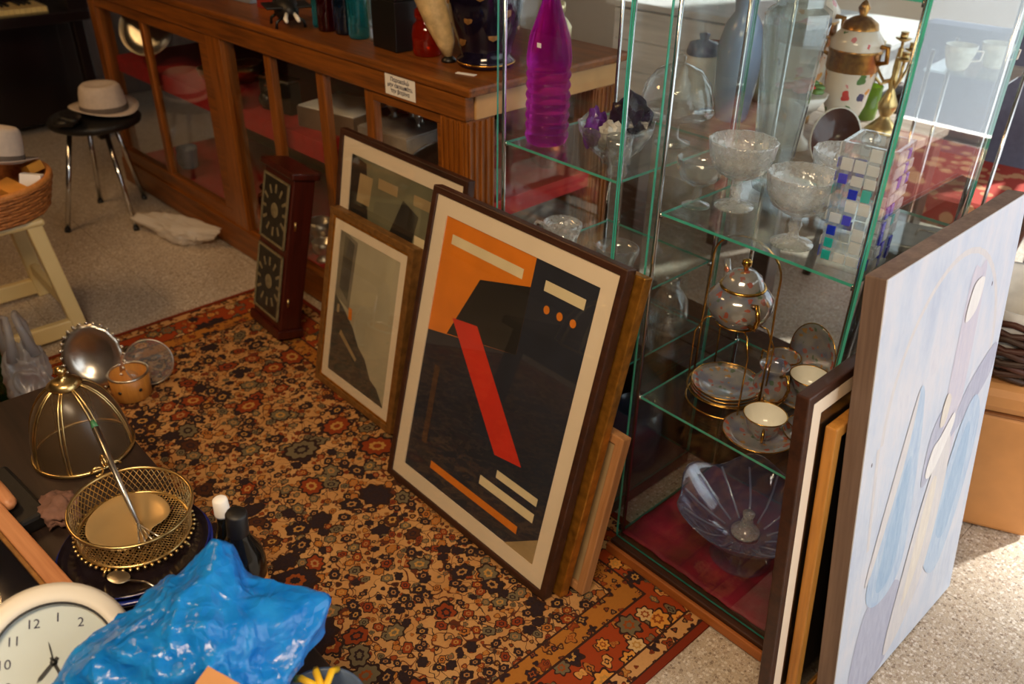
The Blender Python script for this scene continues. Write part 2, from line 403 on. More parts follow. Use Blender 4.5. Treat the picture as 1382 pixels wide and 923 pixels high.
# ------------------------------------------------------------------ the setting
fl = MB().box(-6.2, 1.7, -3.2, 5.6, -0.12, -0.003).build('floor', M_TERR); struct(fl)
TS = 0.4
tile_me = None
for i in range(15):
    for j in range(14):
        x0 = -5.2 + i * TS; y0 = -0.2 + j * TS
        if tile_me is None:
            o = MB().box(0.0008, TS - 0.0008, 0.0008, TS - 0.0008, -0.003, 0.0).build('floor_tile', M_TERR, fl); tile_me = o.data
        else:
            o = bpy.data.objects.new('floor_tile', tile_me); COL.objects.link(o); o.parent = fl
        o.location = (x0, y0, 0)
struct(box('wall_left', (-6.2, -6.0, -3.2, 5.6, 0, 3.0), M_PANEL))
struct(MB().box(-6.0, -3.4, 5.4, 5.6, 0, 3.0).box(-2.0, -1.6, 5.4, 5.6, 0, 3.0).box(-3.4, -2.0, 5.4, 5.6, 0, 0.85).box(-3.4, -2.0, 5.4, 5.6, 2.75, 3.0).box(1.3, 1.7, 5.4, 5.6, 0, 3.0).box(-1.6, 1.3, 5.4, 5.6, 2.75, 3.0).build('wall_back', M_WALL))
struct(box('wall_front', (-6.0, 1.7, -3.2, -3.0, 0, 3.0), M_PANEL))
struct(MB().box(1.5, 1.7, -3.0, 0.5, 0, 3.0).box(1.5, 1.7, 4.4, 5.4, 0, 3.0).box(1.5, 1.7, 0.5, 4.4, 0, 0.35).box(1.5, 1.7, 0.5, 4.4, 2.7, 3.0).build('wall_right', M_WALL))
struct(box('ceiling', (-6.2, 1.7, -3.2, 5.6, 3.0, 3.1), M_CEIL))
wf = MB()
for yy in (0.5, 1.8, 3.1, 4.35): wf.box(1.55, 1.6, yy, yy + 0.05, 0.35, 2.7)
for zz in (0.35, 2.65): wf.box(1.55, 1.6, 0.5, 4.4, zz, zz + 0.05)
wo = struct(wf.build('window_1', M_ALU))
for y0_, y1_ in ((0.55, 1.8), (1.85, 3.1), (3.15, 4.35)): box('pane', (1.57, 1.576, y0_, y1_, 0.4, 2.65), G_PANE, wo)
w2 = MB()  # unseen back window, added to brighten the space behind the cases
for xx in (-3.4, -2.72, -2.05): w2.box(xx, xx + 0.05, 5.45, 5.5, 0.85, 2.75)
for zz in (0.85, 2.70): w2.box(-3.4, -2.0, 5.45, 5.5, zz, zz + 0.05)
w2 = struct(w2.build('added_window', M_ALU))
for xx in (-3.35, -2.67): box('pane', (xx, xx + 0.62, 5.47, 5.476, 0.90, 2.70), G_PANE, w2)
df = MB()
for xx in (-1.6, -0.65, 0.3, 1.25): df.box(xx, xx + 0.05, 5.45, 5.5, 0, 2.75)
for zz in (0.0, 2.70): df.box(-1.6, 1.3, 5.45, 5.5, zz, zz + 0.05)
do = struct(df.build('door_1', M_ALU))
for xx in (-1.55, -0.60, 0.35): box('pane', (xx, xx + 0.90, 5.47, 5.476, 0.05, 2.70), G_PANE, do)

# ------------------------------------------------------------------ rug
rug = MB()
nx, ny = 60, 62
for j in range(ny + 1):
    for i in range(nx + 1):
        x = RX0 + (RX1 - RX0) * i / nx; y = RY0 + (RY1 - RY0) * j / ny
        rug.v.append((x, y, 0.0075 + 0.0008 * noise.noise((x * 3, y * 3, 0))))
for j in range(ny):
    for i in range(nx):
        a = j * (nx + 1) + i; rug.face([a, a + 1, a + nx + 2, a + nx + 1])
ro = rug.build('persian_rug', M_RUG, solid=0.006)
tag(ro, 'patterned persian rug in rust, navy and tan spread under the pictures', 'rug')

# ------------------------------------------------------------------ wooden display counter
CX0, CX1, CY0, CY1 = -4.40, -1.76, 1.45, 2.08
ct = thing('display_counter', 'long wooden glazed display counter with red shelves', 'counter', (0, 0, 0))
box('countertop', (CX0 - 0.02, CX1 + 0.03, CY0 - 0.022, CY1 + 0.02, 0.976, 1.003), M_CWOOD, ct, 0.008)
MB().box(CX0 - 0.004, CX1 + 0.004, CY0 - 0.014, CY0 + 0.02, 0.906, 0.976).build('apron', M_CWOOD, ct, bevel=0.004)
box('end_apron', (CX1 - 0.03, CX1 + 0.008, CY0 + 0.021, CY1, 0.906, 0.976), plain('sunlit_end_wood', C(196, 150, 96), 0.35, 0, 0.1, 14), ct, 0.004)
box('plinth', (CX0, CX1, CY0 - 0.015, CY0 + 0.03, 0.008, 0.13), M_CWOOD, ct, 0.004)
box('end_plinth', (CX1 - 0.03, CX1, CY0 + 0.03, CY1, 0.008, 0.13), M_CWOOD, ct, 0.004)
def post(x0, x1, y0, y1, flutes=0):
    m = MB().box(x0, x1, y0, y1, 0.125, 0.910)
    for k in range(flutes):
        fx = x0 + (x1 - x0) * (k + 0.5) / flutes
        m.box(fx - 0.004, fx + 0.004, y0 - 0.006, y0, 0.14, 0.90)
        fy = y0 + (y1 - y0) * (k + 0.5) / flutes
        m.box(x1, x1 + 0.006, fy - 0.004, fy + 0.004, 0.14, 0.90)
    return m.build('post', M_CWOODV, ct, bevel=0.003)
post(CX0, CX0 + 0.07, CY0 - 0.008, CY0 + 0.06)
post(-3.25, -3.14, CY0 - 0.009, CY0 + 0.05)
post(CX1 - 0.11, CX1, CY0 - 0.008, CY0 + 0.10, 5)
post(CX1 - 0.09, CX1, CY1 - 0.10, CY1, 5)
post(CX0, CX0 + 0.07, CY1 - 0.06, CY1)
for mx, wd in ((-3.86, 0.04), (-2.82, 0.045), (-2.49, 0.045), (-2.22, 0.045)):
    box('mullion', (mx - wd / 2, mx + wd / 2, CY0, CY0 + 0.03, 0.125, 0.910), M_CWOODV, ct, 0.004)
MB().box(CX1 - 0.13, CX1 - 0.1105, CY0 - 0.004, CY0 + 0.03, 0.131, 0.875).box(-2.195, CX1 - 0.1105, CY0 - 0.004, CY0 + 0.03, 0.875, 0.904).build('door_frame', M_CWOOD, ct, bevel=0.003)
MB().box(CX0 + 0.071, -3.251, CY0 - 0.006, CY0 + 0.03, 0.131, 0.19).box(CX0 + 0.071, -3.251, CY0 - 0.006, CY0 + 0.03, 0.86, 0.904).box(-3.32, -3.251, CY0 - 0.006, CY0 + 0.03, 0.19, 0.86).build('door_frame', M_CWOOD, ct, bevel=0.003)
box('shelf', (CX0 + 0.06, CX1 - 0.02, CY0 + 0.06, CY1 - 0.02, 0.60, 0.62), M_CWOOD, ct)
box('shelf_cloth', (CX0 + 0.06, CX1 - 0.012, CY0 + 0.05, CY1 - 0.02, 0.62, 0.632), M_REDCLOTH, ct)
MB().box(CX0 + 0.06, CX1 - 0.012, CY0 + 0.045, CY0 + 0.05, 0.56, 0.632).box(CX1 - 0.012, CX1 - 0.006, CY0 + 0.10, CY1 - 0.10, 0.585, 0.64).build('cloth_edge', M_REDCLOTH, ct)
box('floor_panel', (CX0 + 0.03, CX1 - 0.03, CY0 + 0.03, CY1 - 0.02, 0.10, 0.13), M_REDCLOTH, ct)
box('back_panel', (CX0, CX1 - 0.09, CY1 - 0.02, CY1, 0.0, 0.975), M_CWOOD, ct)
box('pane', (CX0 + 0.07, -3.25, CY0 + 0.01, CY0 + 0.015, 0.13, 0.905), G_PANE, ct)
box('pane', (-3.14, CX1 - 0.11, CY0 + 0.01, CY0 + 0.015, 0.13, 0.905), G_PANE, ct)
box('pane', (CX1 - 0.03, CX1 - 0.025, CY0 + 0.10, CY1 - 0.10, 0.13, 0.905), G_PANE, ct)
# notice on the apron
nt = thing('paper_notice', 'small white printed notice stuck on the counter apron', 'notice', (-2.038, CY0 - 0.0145, 0.946))
MB().box(-0.070, 0.070, -0.001, 0.0, -0.030, 0.030).build('paper', M_WHITE, nt)
for ln, (tx, zz) in enumerate((('Παρακαλώ', 0.016), ('μην ακουμπάτε', 0.0), ('την βιτρίνα', -0.016))):
    text_mesh('lettering', tx, 0.0165, M_INK, nt, (0, -0.0012, zz), (pi / 2, 0, 0), bold=0.0003)

# ------------------------------------------------------------------ glass vitrines
VY0, VY1 = 1.305, 1.72
M_TRIM = wood('orange_brown_trim', C(128, 68, 26), C(168, 98, 44), 0.5, 0, 8)
def vitrine(name, label, x0, x1, shelves, top, cloth):
    t = thing(name, label, 'display case', (0, 0, 0)); h = top
    box('base', (x0, x1, VY0 - 0.02, VY1, 0.009, 0.045), M_DARKWOOD, t, 0.003)
    MB().box(x0 - 0.004, x1 + 0.004, VY0 - 0.032, VY0 - 0.0205, 0.009, 0.036).build('base_trim', M_TRIM, t, bevel=0.003)
    def pane(nm, d, ax, g=G_PANE, e=M_TEAL):
        m = MB().box(*d)
        for k in range(6):
            # faces 0,1 = z ; 2,3 = y ; 4,5 = x
            m.mi[k] = 0 if (k // 2) == {'z': 0, 'y': 1, 'x': 2}[ax] else (2 if k < 2 else 1)
        return m.build(nm, [g, e, M_TEALD], t)
    pane('front_pane', (x0 + 0.006, x1 - 0.006, VY0 - 0.005, VY0, 0.05, h), 'y')
    pane('side_pane', (x0, x0 + 0.005, VY0, VY1, 0.05, h), 'x')
    pane('side_pane', (x1 - 0.005, x1, VY0, VY1, 0.05, h), 'x')
    pane('back_pane', (x0 + 0.006, x1 - 0.006, VY1 - 0.005, VY1, 0.05, h), 'y')
    for s in shelves:
        pane('shelf', (x0 + 0.02, x1 - 0.018, VY0 + 0.012, VY1 - 0.012, s - 0.006, s), 'z', G_SHELF, M_TEAL)
        for px in (x0 + 0.016, x1 - 0.016):
            for py in (VY0 + 0.016, VY1 - 0.016):
                tube('shelf_clip', [(px, py, s - 0.012), (px, py, s - 0.002)], 0.006, M_CHROME, t, 8)
    pane('top_pane', (x0, x1, VY0, VY1, h, h + 0.006), 'z', G_SHELF, M_TEAL)
    for px in (x0 + 0.012, x1 - 0.012):
        for py in (VY0 + 0.012, VY1 - 0.012):
            tube('corner_rod', [(px, py, 0.045), (px, py, h)], 0.0048, M_CHROME, t, 10)
    return t
LS, LM, LB = 0.965, 0.66, 0.47
vitrine('display_case', 'narrow glass display case with the magenta bottle beside the wooden counter', -1.457, -1.073, (LS, LM, LB), 1.75, None)
RS, RL = 0.934, 0.483
vitrine('display_case', 'glass display case with tea set and crystal behind the leaning canvas', -0.99, -0.535, (1.395, RS, RL), 1.80, None)
# velvet in the foot of the vitrine
vm = MB(); n_ = 26
for j in range(n_ + 1):
    for i in range(n_ + 1):
        x = -0.975 + 0.42 * i / n_; y = 1.312 + 0.39 * j / n_
        vm.v.append((x, y, 0.052 + 0.007 * noise.noise((x * 14, y * 14, 3)) + 0.005 * noise.noise((x * 30, y * 22, 1)) + 0.006))
for j in range(n_):
    for i in range(n_):
        a = j * (n_ + 1) + i; vm.face([a, a + 1, a + n_ + 2, a + n_ + 1])
tag(vm.build('velvet_cloth', M_VELVET, smooth=True, solid=0.004), 'crumpled crimson velvet cloth in the foot of the glass case', 'cloth')

# ------------------------------------------------------------------ pictures
def picture(name, label, cat, loc, rot, wd, ht, fw, dp, fmat, matw=0.0, fillet=None, glassy=True, inset=0.006):
    """framed picture: local x = width (centred), z = height from its foot, front towards -y"""
    t = thing(name, label, cat, loc, rot)
    W = wd / 2
    def ring(x0, z0, x1, z1, b, y0, y1, nm, mat, bev=0.0):
        m = MB()
        o_ = [(x0, z0), (x1, z0), (x1, z1), (x0, z1)]; i_ = [(x0 + b, z0 + b), (x1 - b, z0 + b), (x1 - b, z1 - b), (x0 + b, z1 - b)]
        for y in (y0, y1):
            for p in o_ + i_: m.v.append((p[0], y, p[1]))
        for k in range(4):
            l = (k + 1) % 4
            m.face([k, l, 4 + l, 4 + k]); m.face([8 + k, 8 + 4 + k, 8 + 4 + l, 8 + l])
            m.face([k, 8 + k, 8 + l, l]); m.face([4 + k, 4 + l, 12 + l, 12 + k])
        return m.build(nm, mat, t, bevel=bev)
    fo = ring(-W, 0, W, ht, fw, 0, dp, 'frame', fmat, 0.003)
    if fillet:
        ring(-W + fw, fw, W - fw, ht - fw, fillet[1], inset - 0.003, dp * 0.6, 'fillet', fillet[0], 0.0015)
    f2 = fw + (fillet[1] if fillet else 0)
    if matw:
        ring(-W + f2, f2, W - f2, ht - f2, matw, inset, inset + 0.003, 'mat_board', M_MAT)
    box('backing', (-W + fw * 0.5, W - fw * 0.5, dp * 0.6, dp * 0.6 + 0.004, fw * 0.5, ht - fw * 0.5), M_FTAN, t)
    if glassy: box('glazing', (-W + f2, W - f2, inset - 0.002, inset - 0.001, f2, ht - f2), G_PANE, t)
    b = f2 + matw
    return t, (-W + b, W - b, b, ht - b, inset + 0.003)

def artwork(t, rect, ground, shapes, name='print'):
    """flat print: ground plus colour fields; shape coords run 0..1 across and up the sheet"""
    x0, x1, z0, z1, y = rect; m = MB(); mats = [ground]
    m.box(x0, x1, y, y + 0.002, z0, z1)
    for k, (mat, poly) in enumerate(shapes):
        if mat not in mats: mats.append(mat)
        m.cur = mats.index(mat)
        yy = y - 0.00012 * (k + 1)
        m.v += [(x0 + (x1 - x0) * p[0], yy, z0 + (z1 - z0) * p[1]) for p in poly]
        m.face(list(range(len(m.v) - len(poly), len(m.v))))
    return m.build(name, mats, t)
def rect(x0, z0, x1, z1, sk=0.0): return [(x0, z0), (x1, z0), (x1 + sk, z1), (x0 + sk, z1)]
def disc(cx, cz, rx, rz, n=28, a0=0, a1=2 * pi): return [(cx + rx * cos(a0 + (a1 - a0) * i / n), cz + rz * sin(a0 + (a1 - a0) * i / n)) for i in range(n)]

P_ORANGE = plain('print_orange', C(228, 126, 22), 0.75, 0, 0.08, 14); P_NAVY = plain('print_navy', C(36, 38, 50), 0.75, 0, 0.18, 12)
P_RED = plain('print_red', C(214, 48, 26), 0.75, 0, 0.08, 14); P_CREAM = plain('print_cream', C(232, 212, 172), 0.75, 0, 0.05, 14)
P_BLACK = plain('print_black', C(30, 25, 22), 0.75, 0, 0.15, 14); P_TAN = plain('print_tan', C(166, 140, 100), 0.75, 0, 0.12, 14)
P_OLIVE = plain('print_olive_grey', C(112, 108, 84), 0.75, 0, 0.15, 10); P_BROWN = plain('print_brown', C(78, 54, 40), 0.75, 0, 0.15, 14)

# large poster: plain stand-in in the sheet's own colours
LEAN1 = -math.atan2(0.205, 0.815)
t, r = picture('framed_poster', 'big poster in dark frame with orange, navy and red fields, leaning foremost', 'picture',
               (-1.294, 1.03, 0.0165), (LEAN1, 0, 0), 0.638, 0.838, 0.018, 0.030, M_DARKWOOD, 0.044)
artwork(t, r, P_NAVY, [
    (P_ORANGE, [(0, 0.57), (0.62, 0.66), (0.62, 1.0), (0, 1.0)]),
    (P_BLACK, [(0.62, 0.66), (0.62, 0.90), (0.30, 0.84), (0.14, 0.593)]),
    (P_RED, [(0.16, 0.66), (0.34, 0.68), (0.80, 0.30), (0.62, 0.28)]),
    (P_CREAM, rect(0.06, 0.91, 0.56, 0.945)), (P_CREAM, rect(0.70, 0.91, 0.94, 0.945)),
    (P_ORANGE, disc(0.74, 0.855, 0.018, 0.014)), (P_ORANGE, disc(0.82, 0.855, 0.018, 0.014)), (P_ORANGE, disc(0.90, 0.855, 0.018, 0.014)),
    (P_CREAM, rect(0.66, 0.205, 0.94, 0.235)), (P_CREAM, rect(0.56, 0.140, 0.94, 0.175)),
    (P_ORANGE, rect(0.20, 0.06, 0.86, 0.09)), (P_TAN, [(0.80, 0.0), (1, 0.0), (1, 0.10)]), (P_BROWN, rect(0.10, 0.14, 0.14, 0.46))])
# gilt frame behind the poster
t, r = picture('gilt_picture_frame', 'worn gilt frame sandwiched behind the big orange and navy poster', 'picture frame',
               (-1.274, 1.067, 0.0165), (LEAN1, 0, 0), 0.640, 0.815, 0.040, 0.028, M_FGOLD, 0, None, False)
artwork(t, r, P_BROWN, [])
# low canvas on its stretcher
t, r = picture('stretcher_canvas', 'low tan canvas stretcher tucked behind the gilt frame', 'canvas',
               (-1.165, 1.112, 0.0165), (-radians(13.5), 0, 0), 0.48, 0.43, 0.022, 0.030, M_FTAN, 0, None, False)
artwork(t, r, P_TAN, [])
# tall poster behind the small picture
LEAN2 = -math.atan2(0.145, 0.80)
t, r = picture('framed_poster', 'dark framed grey and black poster standing behind the small gilt picture', 'picture',
               (-1.905, 1.196, 0.0145), (LEAN2, 0, 0), 0.60, 0.81, 0.018, 0.026, M_DARKWOOD, 0.045)
artwork(t, r, P_OLIVE, [
    (P_BLACK, [(0.0, 0.70), (0.22, 0.72), (0.16, 0.98), (0.0, 1.0)]), (P_TAN, rect(0.08, 0.80, 0.22, 0.93, 0.02)),
    (P_BLACK, [(0.30, 0.55), (0.62, 0.55), (0.72, 0.86), (0.56, 0.90), (0.44, 0.72)]), (P_CREAM, rect(0.0, 0.60, 0.3, 0.74, 0.06)),
    (P_TAN, rect(0.30, 0.90, 0.50, 0.945)), (P_TAN, rect(0.66, 0.90, 0.92, 0.945)), (P_BLACK, rect(0, 0, 1, 0.5)), (P_CREAM, rect(0.70, 0.58, 1.0, 0.78))])
# small gilt picture in front of it
LEAN3 = -math.atan2(0.125, 0.577)
t, r = picture('small_framed_picture', 'small hazy landscape in a narrow gilt frame with pale slip', 'picture',
               (-1.957, 1.135, 0.0165), (LEAN3, 0, 0), 0.425, 0.59, 0.022, 0.034, M_OLDGOLD, 0.030, (M_FGOLD, 0.007))
SKYP = plain('print_hazy_sky', C(178, 166, 140), 0.8, 0, 0.12, 5); DKP = plain('print_dark_grey', C(74, 68, 60), 0.8, 0, 0.3, 20)
MIDP = plain('print_mid_grey', C(120, 110, 94), 0.8, 0, 0.2, 14)
artwork(t, r, SKYP, [
    (MIDP, [(0.0, 0.55), (0.26, 0.5), (0.30, 0.97), (0.10, 1.0), (0.0, 1.0)]),
    (DKP, [(0.06, 0.62), (0.22, 0.55), (0.25, 0.95), (0.08, 0.98)]),
    (DKP, [(0.0, 0.0), (1.0, 0.0), (0.86, 0.10), (0.74, 0.13), (0.62, 0.24), (0.48, 0.30), (0.36, 0.40), (0.20, 0.48), (0.0, 0.56)]),
    (P_TAN, [(0.14, 0.30), (0.46, 0.18), (0.48, 0.205), (0.16, 0.335)]), (P_ORANGE, rect(0.27, 0.44, 0.33, 0.52, -0.01)), (P_TAN, rect(0.06, 0.44, 0.10, 0.50))])

# large pale canvas at right, its face towards the window
def pale_paint():
    t_ = NT('pale_blue_oil'); v = t_.coord(); n1 = t_.noise(t_.scalev(v, 3, 3, 1.2), 3.0, 5, 0.65); n2 = t_.noise(t_.scalev(v, 26, 26, 5), 3.0, 4, 0.7)
    c1 = t_.ramp(n1, [(0.3, C(168, 182, 208)), (0.48, C(196, 204, 220)), (0.62, C(214, 212, 220)), (0.75, C(186, 188, 206))])
    c2 = t_.mix(t_.math('MULTIPLY', n2, 0.45), c1, C(226, 226, 230))
    sp = t_.n('ShaderNodeTexVoronoi'); t_.put(sp.inputs['Vector'], t_.scalev(v, 1, 1, 0.45)); sp.inputs['Scale'].default_value = 30
    rc = t_.n('ShaderNodeSeparateColor'); t_.put(rc.inputs[0], sp.outputs['Color'])
    chip = t_.math('MULTIPLY', t_.math('LESS_THAN', sp.outputs['Distance'], 0.10), t_.math('LESS_THAN', rc.outputs[0], 0.10))
    c3 = t_.mix(chip, c2, C(84, 78, 92))
    return t_.done(t_.bsdf(c3, 0.55, 0, bump=n2, bstr=0.5, bdist=0.003))
def paint(name, a, b, sc_=20):
    t_ = NT(name); v = t_.coord(); n2 = t_.noise(t_.scalev(v, 24, 24, 5), 3.0, 4, 0.7)
    return t_.done(t_.bsdf(t_.ramp(n2, [(0.3, a), (0.7, b)]), 0.55, 0, bump=n2, bstr=0.5, bdist=0.003))
M_PALE = pale_paint(); PT_CREAM = paint('oil_cream', C(206, 202, 206), C(222, 216, 214)); PT_BLUE = paint('oil_soft_blue', C(164, 186, 214), C(196, 210, 226))
PT_MAUVE = paint('oil_grey_mauve', C(166, 168, 190), C(190, 192, 208)); PT_PINK = paint('oil_pale_pink', C(198, 194, 210), C(214, 206, 214))
PT_BLUE2 = paint('oil_deeper_blue', C(146, 176, 208), C(176, 198, 220)); PT_WARM = paint('oil_warm_cream', C(216, 206, 198), C(232, 222, 208)); PT_WHITE = paint('oil_white', C(230, 224, 222), C(240, 236, 232))
M_CEDGE = wood('raw_canvas_edge', C(92, 72, 62), C(128, 106, 92), 0.7, 2, 6)
t = thing('oil_canvas', 'large pale blue oil painting on stretched canvas leaning at the case corner', 'painting', (-0.345, 1.245, 0.0065), (-math.atan2(0.125, 0.99), 0, pi / 2))
PW, PH = 0.575, 1.0
MB().box(0, PW, 0.002, 0.038, 0, PH).build('stretcher', M_CEDGE, t, bevel=0.002)
def soft(poly, n=6):
    out = []; N = len(poly)
    for i in range(N):
        p0, p1, p2, p3 = (poly[(i + k - 1) % N] for k in range(4))
        for k in range(n):
            u = k / n
            out.append(tuple(0.5 * ((2 * p1[c]) + (-p0[c] + p2[c]) * u + (2 * p0[c] - 5 * p1[c] + 4 * p2[c] - p3[c]) * u * u + (-p0[c] + 3 * p1[c] - 3 * p2[c] + p3[c]) * u ** 3) for c in (0, 1)))
    return [(min(1, max(0, a)), min(1, max(0, b))) for a, b in out]
def arc(cx, cz, rx, rz, a0, a1, wd, n=22):
    o_ = [(cx + rx * cos(a0 + (a1 - a0) * i / n), cz + rz * sin(a0 + (a1 - a0) * i / n)) for i in range(n + 1)]
    i_ = [(cx + (rx - wd) * cos(a0 + (a1 - a0) * i / n), cz + (rz - wd * 0.6) * sin(a0 + (a1 - a0) * i / n)) for i in range(n + 1)]
    return o_ + i_[::-1]
artwork(t, (0, PW, 0, PH, 0.0), M_PALE, [
    (PT_CREAM, arc(0.52, 0.66, 0.42, 0.30, 0.0, pi, 0.020)), (PT_CREAM, [(0.08, 0.66), (0.10, 0.66), (0.125, 0.42), (0.108, 0.42)]),
    (PT_PINK, soft([(0.57, 0.40), (0.70, 0.42), (0.74, 0.86), (0.68, 0.90), (0.61, 0.86)])),
    (PT_MAUVE, soft([(0.12, 0.02), (0.40, 0.02), (0.45, 0.20), (0.34, 0.26), (0.16, 0.24)])), (PT_MAUVE, soft([(0.66, 0.52), (0.96, 0.60), (0.97, 0.68), (0.76, 0.62)])),
    (PT_MAUVE, soft([(0.48, 0.46), (0.56, 0.48), (0.60, 0.62), (0.50, 0.58)])),
    (PT_BLUE, soft([(0.15, 0.30), (0.22, 0.24), (0.34, 0.24), (0.42, 0.30), (0.42, 0.50), (0.39, 0.68), (0.34, 0.72), (0.28, 0.58), (0.20, 0.42)])),
    (PT_BLUE2, soft([(0.22, 0.30), (0.30, 0.27), (0.36, 0.34), (0.36, 0.56), (0.30, 0.52)])),
    (PT_CREAM, soft([(0.14, 0.36), (0.17, 0.35), (0.30, 0.56), (0.34, 0.70), (0.31, 0.68)])),
    (PT_BLUE, soft([(0.62, 0.24), (0.76, 0.14), (0.88, 0.26), (0.95, 0.48), (0.86, 0.58), (0.74, 0.50)])),
    (PT_BLUE2, soft([(0.70, 0.28), (0.80, 0.24), (0.88, 0.42), (0.84, 0.52), (0.76, 0.44)])),
    (PT_CREAM, soft([(0.38, 0.04), (0.56, 0.10), (0.66, 0.24), (0.70, 0.44), (0.66, 0.54), (0.56, 0.47), (0.46, 0.28)])),
    (PT_WARM, soft([(0.48, 0.14), (0.58, 0.24), (0.62, 0.42), (0.57, 0.44), (0.51, 0.28)])),
    (PT_WHITE, soft([(0.50, 0.48), (0.56, 0.47), (0.68, 0.55), (0.67, 0.585), (0.58, 0.55), (0.53, 0.535)])),
    (PT_WARM, soft([(0.56, 0.58), (0.60, 0.58), (0.62, 0.63), (0.585, 0.65), (0.56, 0.62)])), (PT_WHITE, soft([(0.62, 0.80), (0.70, 0.81), (0.73, 0.87), (0.65, 0.87)]))], 'painted_face')
# two frames between the canvas and the case
A2 = math.atan2(0.065, 0.78)
t, r = picture('dark_picture_frame', 'dark brown frame with cream slip propped against the glass case corner', 'picture frame',
               (-0.440, 1.40, 0.0045), (-A2, 0, pi / 2), 0.50, 0.795, 0.020, 0.026, M_DARKWOOD, 0, (M_MAT, 0.030), True, 0.004)
artwork(t, r, P_BLACK, [])
t, r = picture('narrow_gilt_frame', 'narrow gilt frame with black picture behind the pale blue canvas', 'picture frame',
               (-0.416, 1.435, 0.0045), (-A2, 0, pi / 2), 0.44, 0.715, 0.024, 0.022, wood('gilt_dark_side', C(140, 86, 30), C(196, 134, 56), 0.4, 2, 8), 0, None, True, 0.006)
artwork(t, r, P_BLACK, [])

# ------------------------------------------------------------------ glass and china shapes
def wall(out, inn): return out + inn[::-1]
def coupe(label, x, y, z, s, mat, group):
    t = thing('crystal_coupe', label, 'glass', (x, y, z), (0, 0, 0), group)
    scal = lambda r, zz, a: r * (1 + 0.025 * cos(12 * a)) if zz > 0.066 * s else r
    lathe('bowl', [(r * s, q * s) for r, q in [(0.010, 0.060), (0.030, 0.066), (0.052, 0.082), (0.062, 0.105), (0.066, 0.135), (0.067, 0.140), (0.063, 0.140), (0.058, 0.106), (0.048, 0.086), (0.026, 0.071), (0, 0.068)]], mat, t, 36, mod=scal)
    lathe('stem', [(r * s, q * s) for r, q in [(0.012, 0.062), (0.010, 0.050), (0.013, 0.040), (0.009, 0.025), (0.012, 0.012)]], mat, t, 20)
    lathe('foot', [(r * s, q * s) for r, q in [(0, 0.014), (0.012, 0.013), (0.030, 0.006), (0.040, 0.003), (0.040, 0.0), (0, 0.0)]], mat, t, 32)
    return t
coupe('frosted crystal coupe beside the tall glass vase', -0.894, 1.457, RS, 1.0, G_FROST, None)
coupe('frosted crystal coupe standing next to the mosaic glass vase', -0.715, 1.385, RS, 0.98, G_FROST, None)
coupe('frosted crystal coupe half hidden behind the mosaic glass vase', -0.735, 1.575, RS, 0.95, G_FROST, None)
coupe('small clear stemmed glass in the corner of the tea set case', -0.948, 1.40, RS, 0.72, G_CLEAR, None)
# tall octagonal vase
t = thing('tall_glass_vase', 'tall clear faceted glass vase with flared shoulder', 'vase', (-0.905, 1.60, RS))
MB().lathe([(0.0, 0.004), (0.034, 0.0), (0.038, 0.01), (0.066, 0.34), (0.064, 0.365), (0.048, 0.375), (0.048, 0.40), (0.062, 0.41), (0.058, 0.41), (0.044, 0.40), (0.044, 0.372), (0.058, 0.36), (0.060, 0.34), (0.032, 0.02), (0, 0.018)], 8).build('body', G_GREYG, t)
# mosaic square vase
t = thing('mosaic_glass_vase', 'square clear glass vase set with blue and teal glass squares', 'vase', (-0.600, 1.395, RS), (0, 0, radians(8)))
m = MB(); hw, hh = 0.046, 0.225
for z0, z1, o in ((0, hh, hw),):
    m.box(-o, o, -o, -o + 0.006, z0, z1).box(-o, o, o - 0.006, o, z0, z1).box(-o, -o + 0.006, -o, o, z0, z1).box(o - 0.006, o, -o, o, z0, z1).box(-o, o, -o, o, 0, 0.012)
m.build('body', G_CLEAR, t)
cols_ = [plain('cobalt_chip', C(28, 50, 190), 0.12, 0, 0.1), plain('teal_chip', C(30, 160, 160), 0.12, 0, 0.1), glass('white_crystal_chip', (0.97, 0.98, 0.98, 1), 0.2, 0.5, (0.98, 0.99, 1, 1), power=2), plain('violet_chip', C(70, 70, 200), 0.12, 0, 0.1)]
random.seed(3)
for face in range(4):
    ch = [MB(), MB(), MB(), MB()]
    for iz in range(9):
        for ix in range(4):
            q = random.random(); k = 0 if q < 0.17 else 1 if q < 0.28 else 3 if q < 0.32 else 2 if q < 0.86 else None
            if k is None: continue
            a = -hw + 0.004 + ix * 0.022 + 0.002; b = a + (0.015 if k != 2 else 0.019)
            z0 = 0.014 + iz * 0.0235; z1 = z0 + (0.017 if random.random() < 0.7 else 0.021)
            ch[k].box(a, b, -hw - 0.003, -hw, z0, z1)
    for k in range(4):
        if ch[k].v:
            o = ch[k].build('glass_inlay', cols_[k], t, bevel=0.001); o.rotation_euler = (0, 0, face * pi / 2)
            o['kind'] = 'stuff'
lathe('glass_ball', [(0, -0.016), (0.008, -0.014), (0.0145, -0.006), (0.016, 0), (0.0145, 0.006), (0.008, 0.014), (0, 0.016)], G_CLEAR, t, 18, loc=(-0.015, 0.0, 0.222))

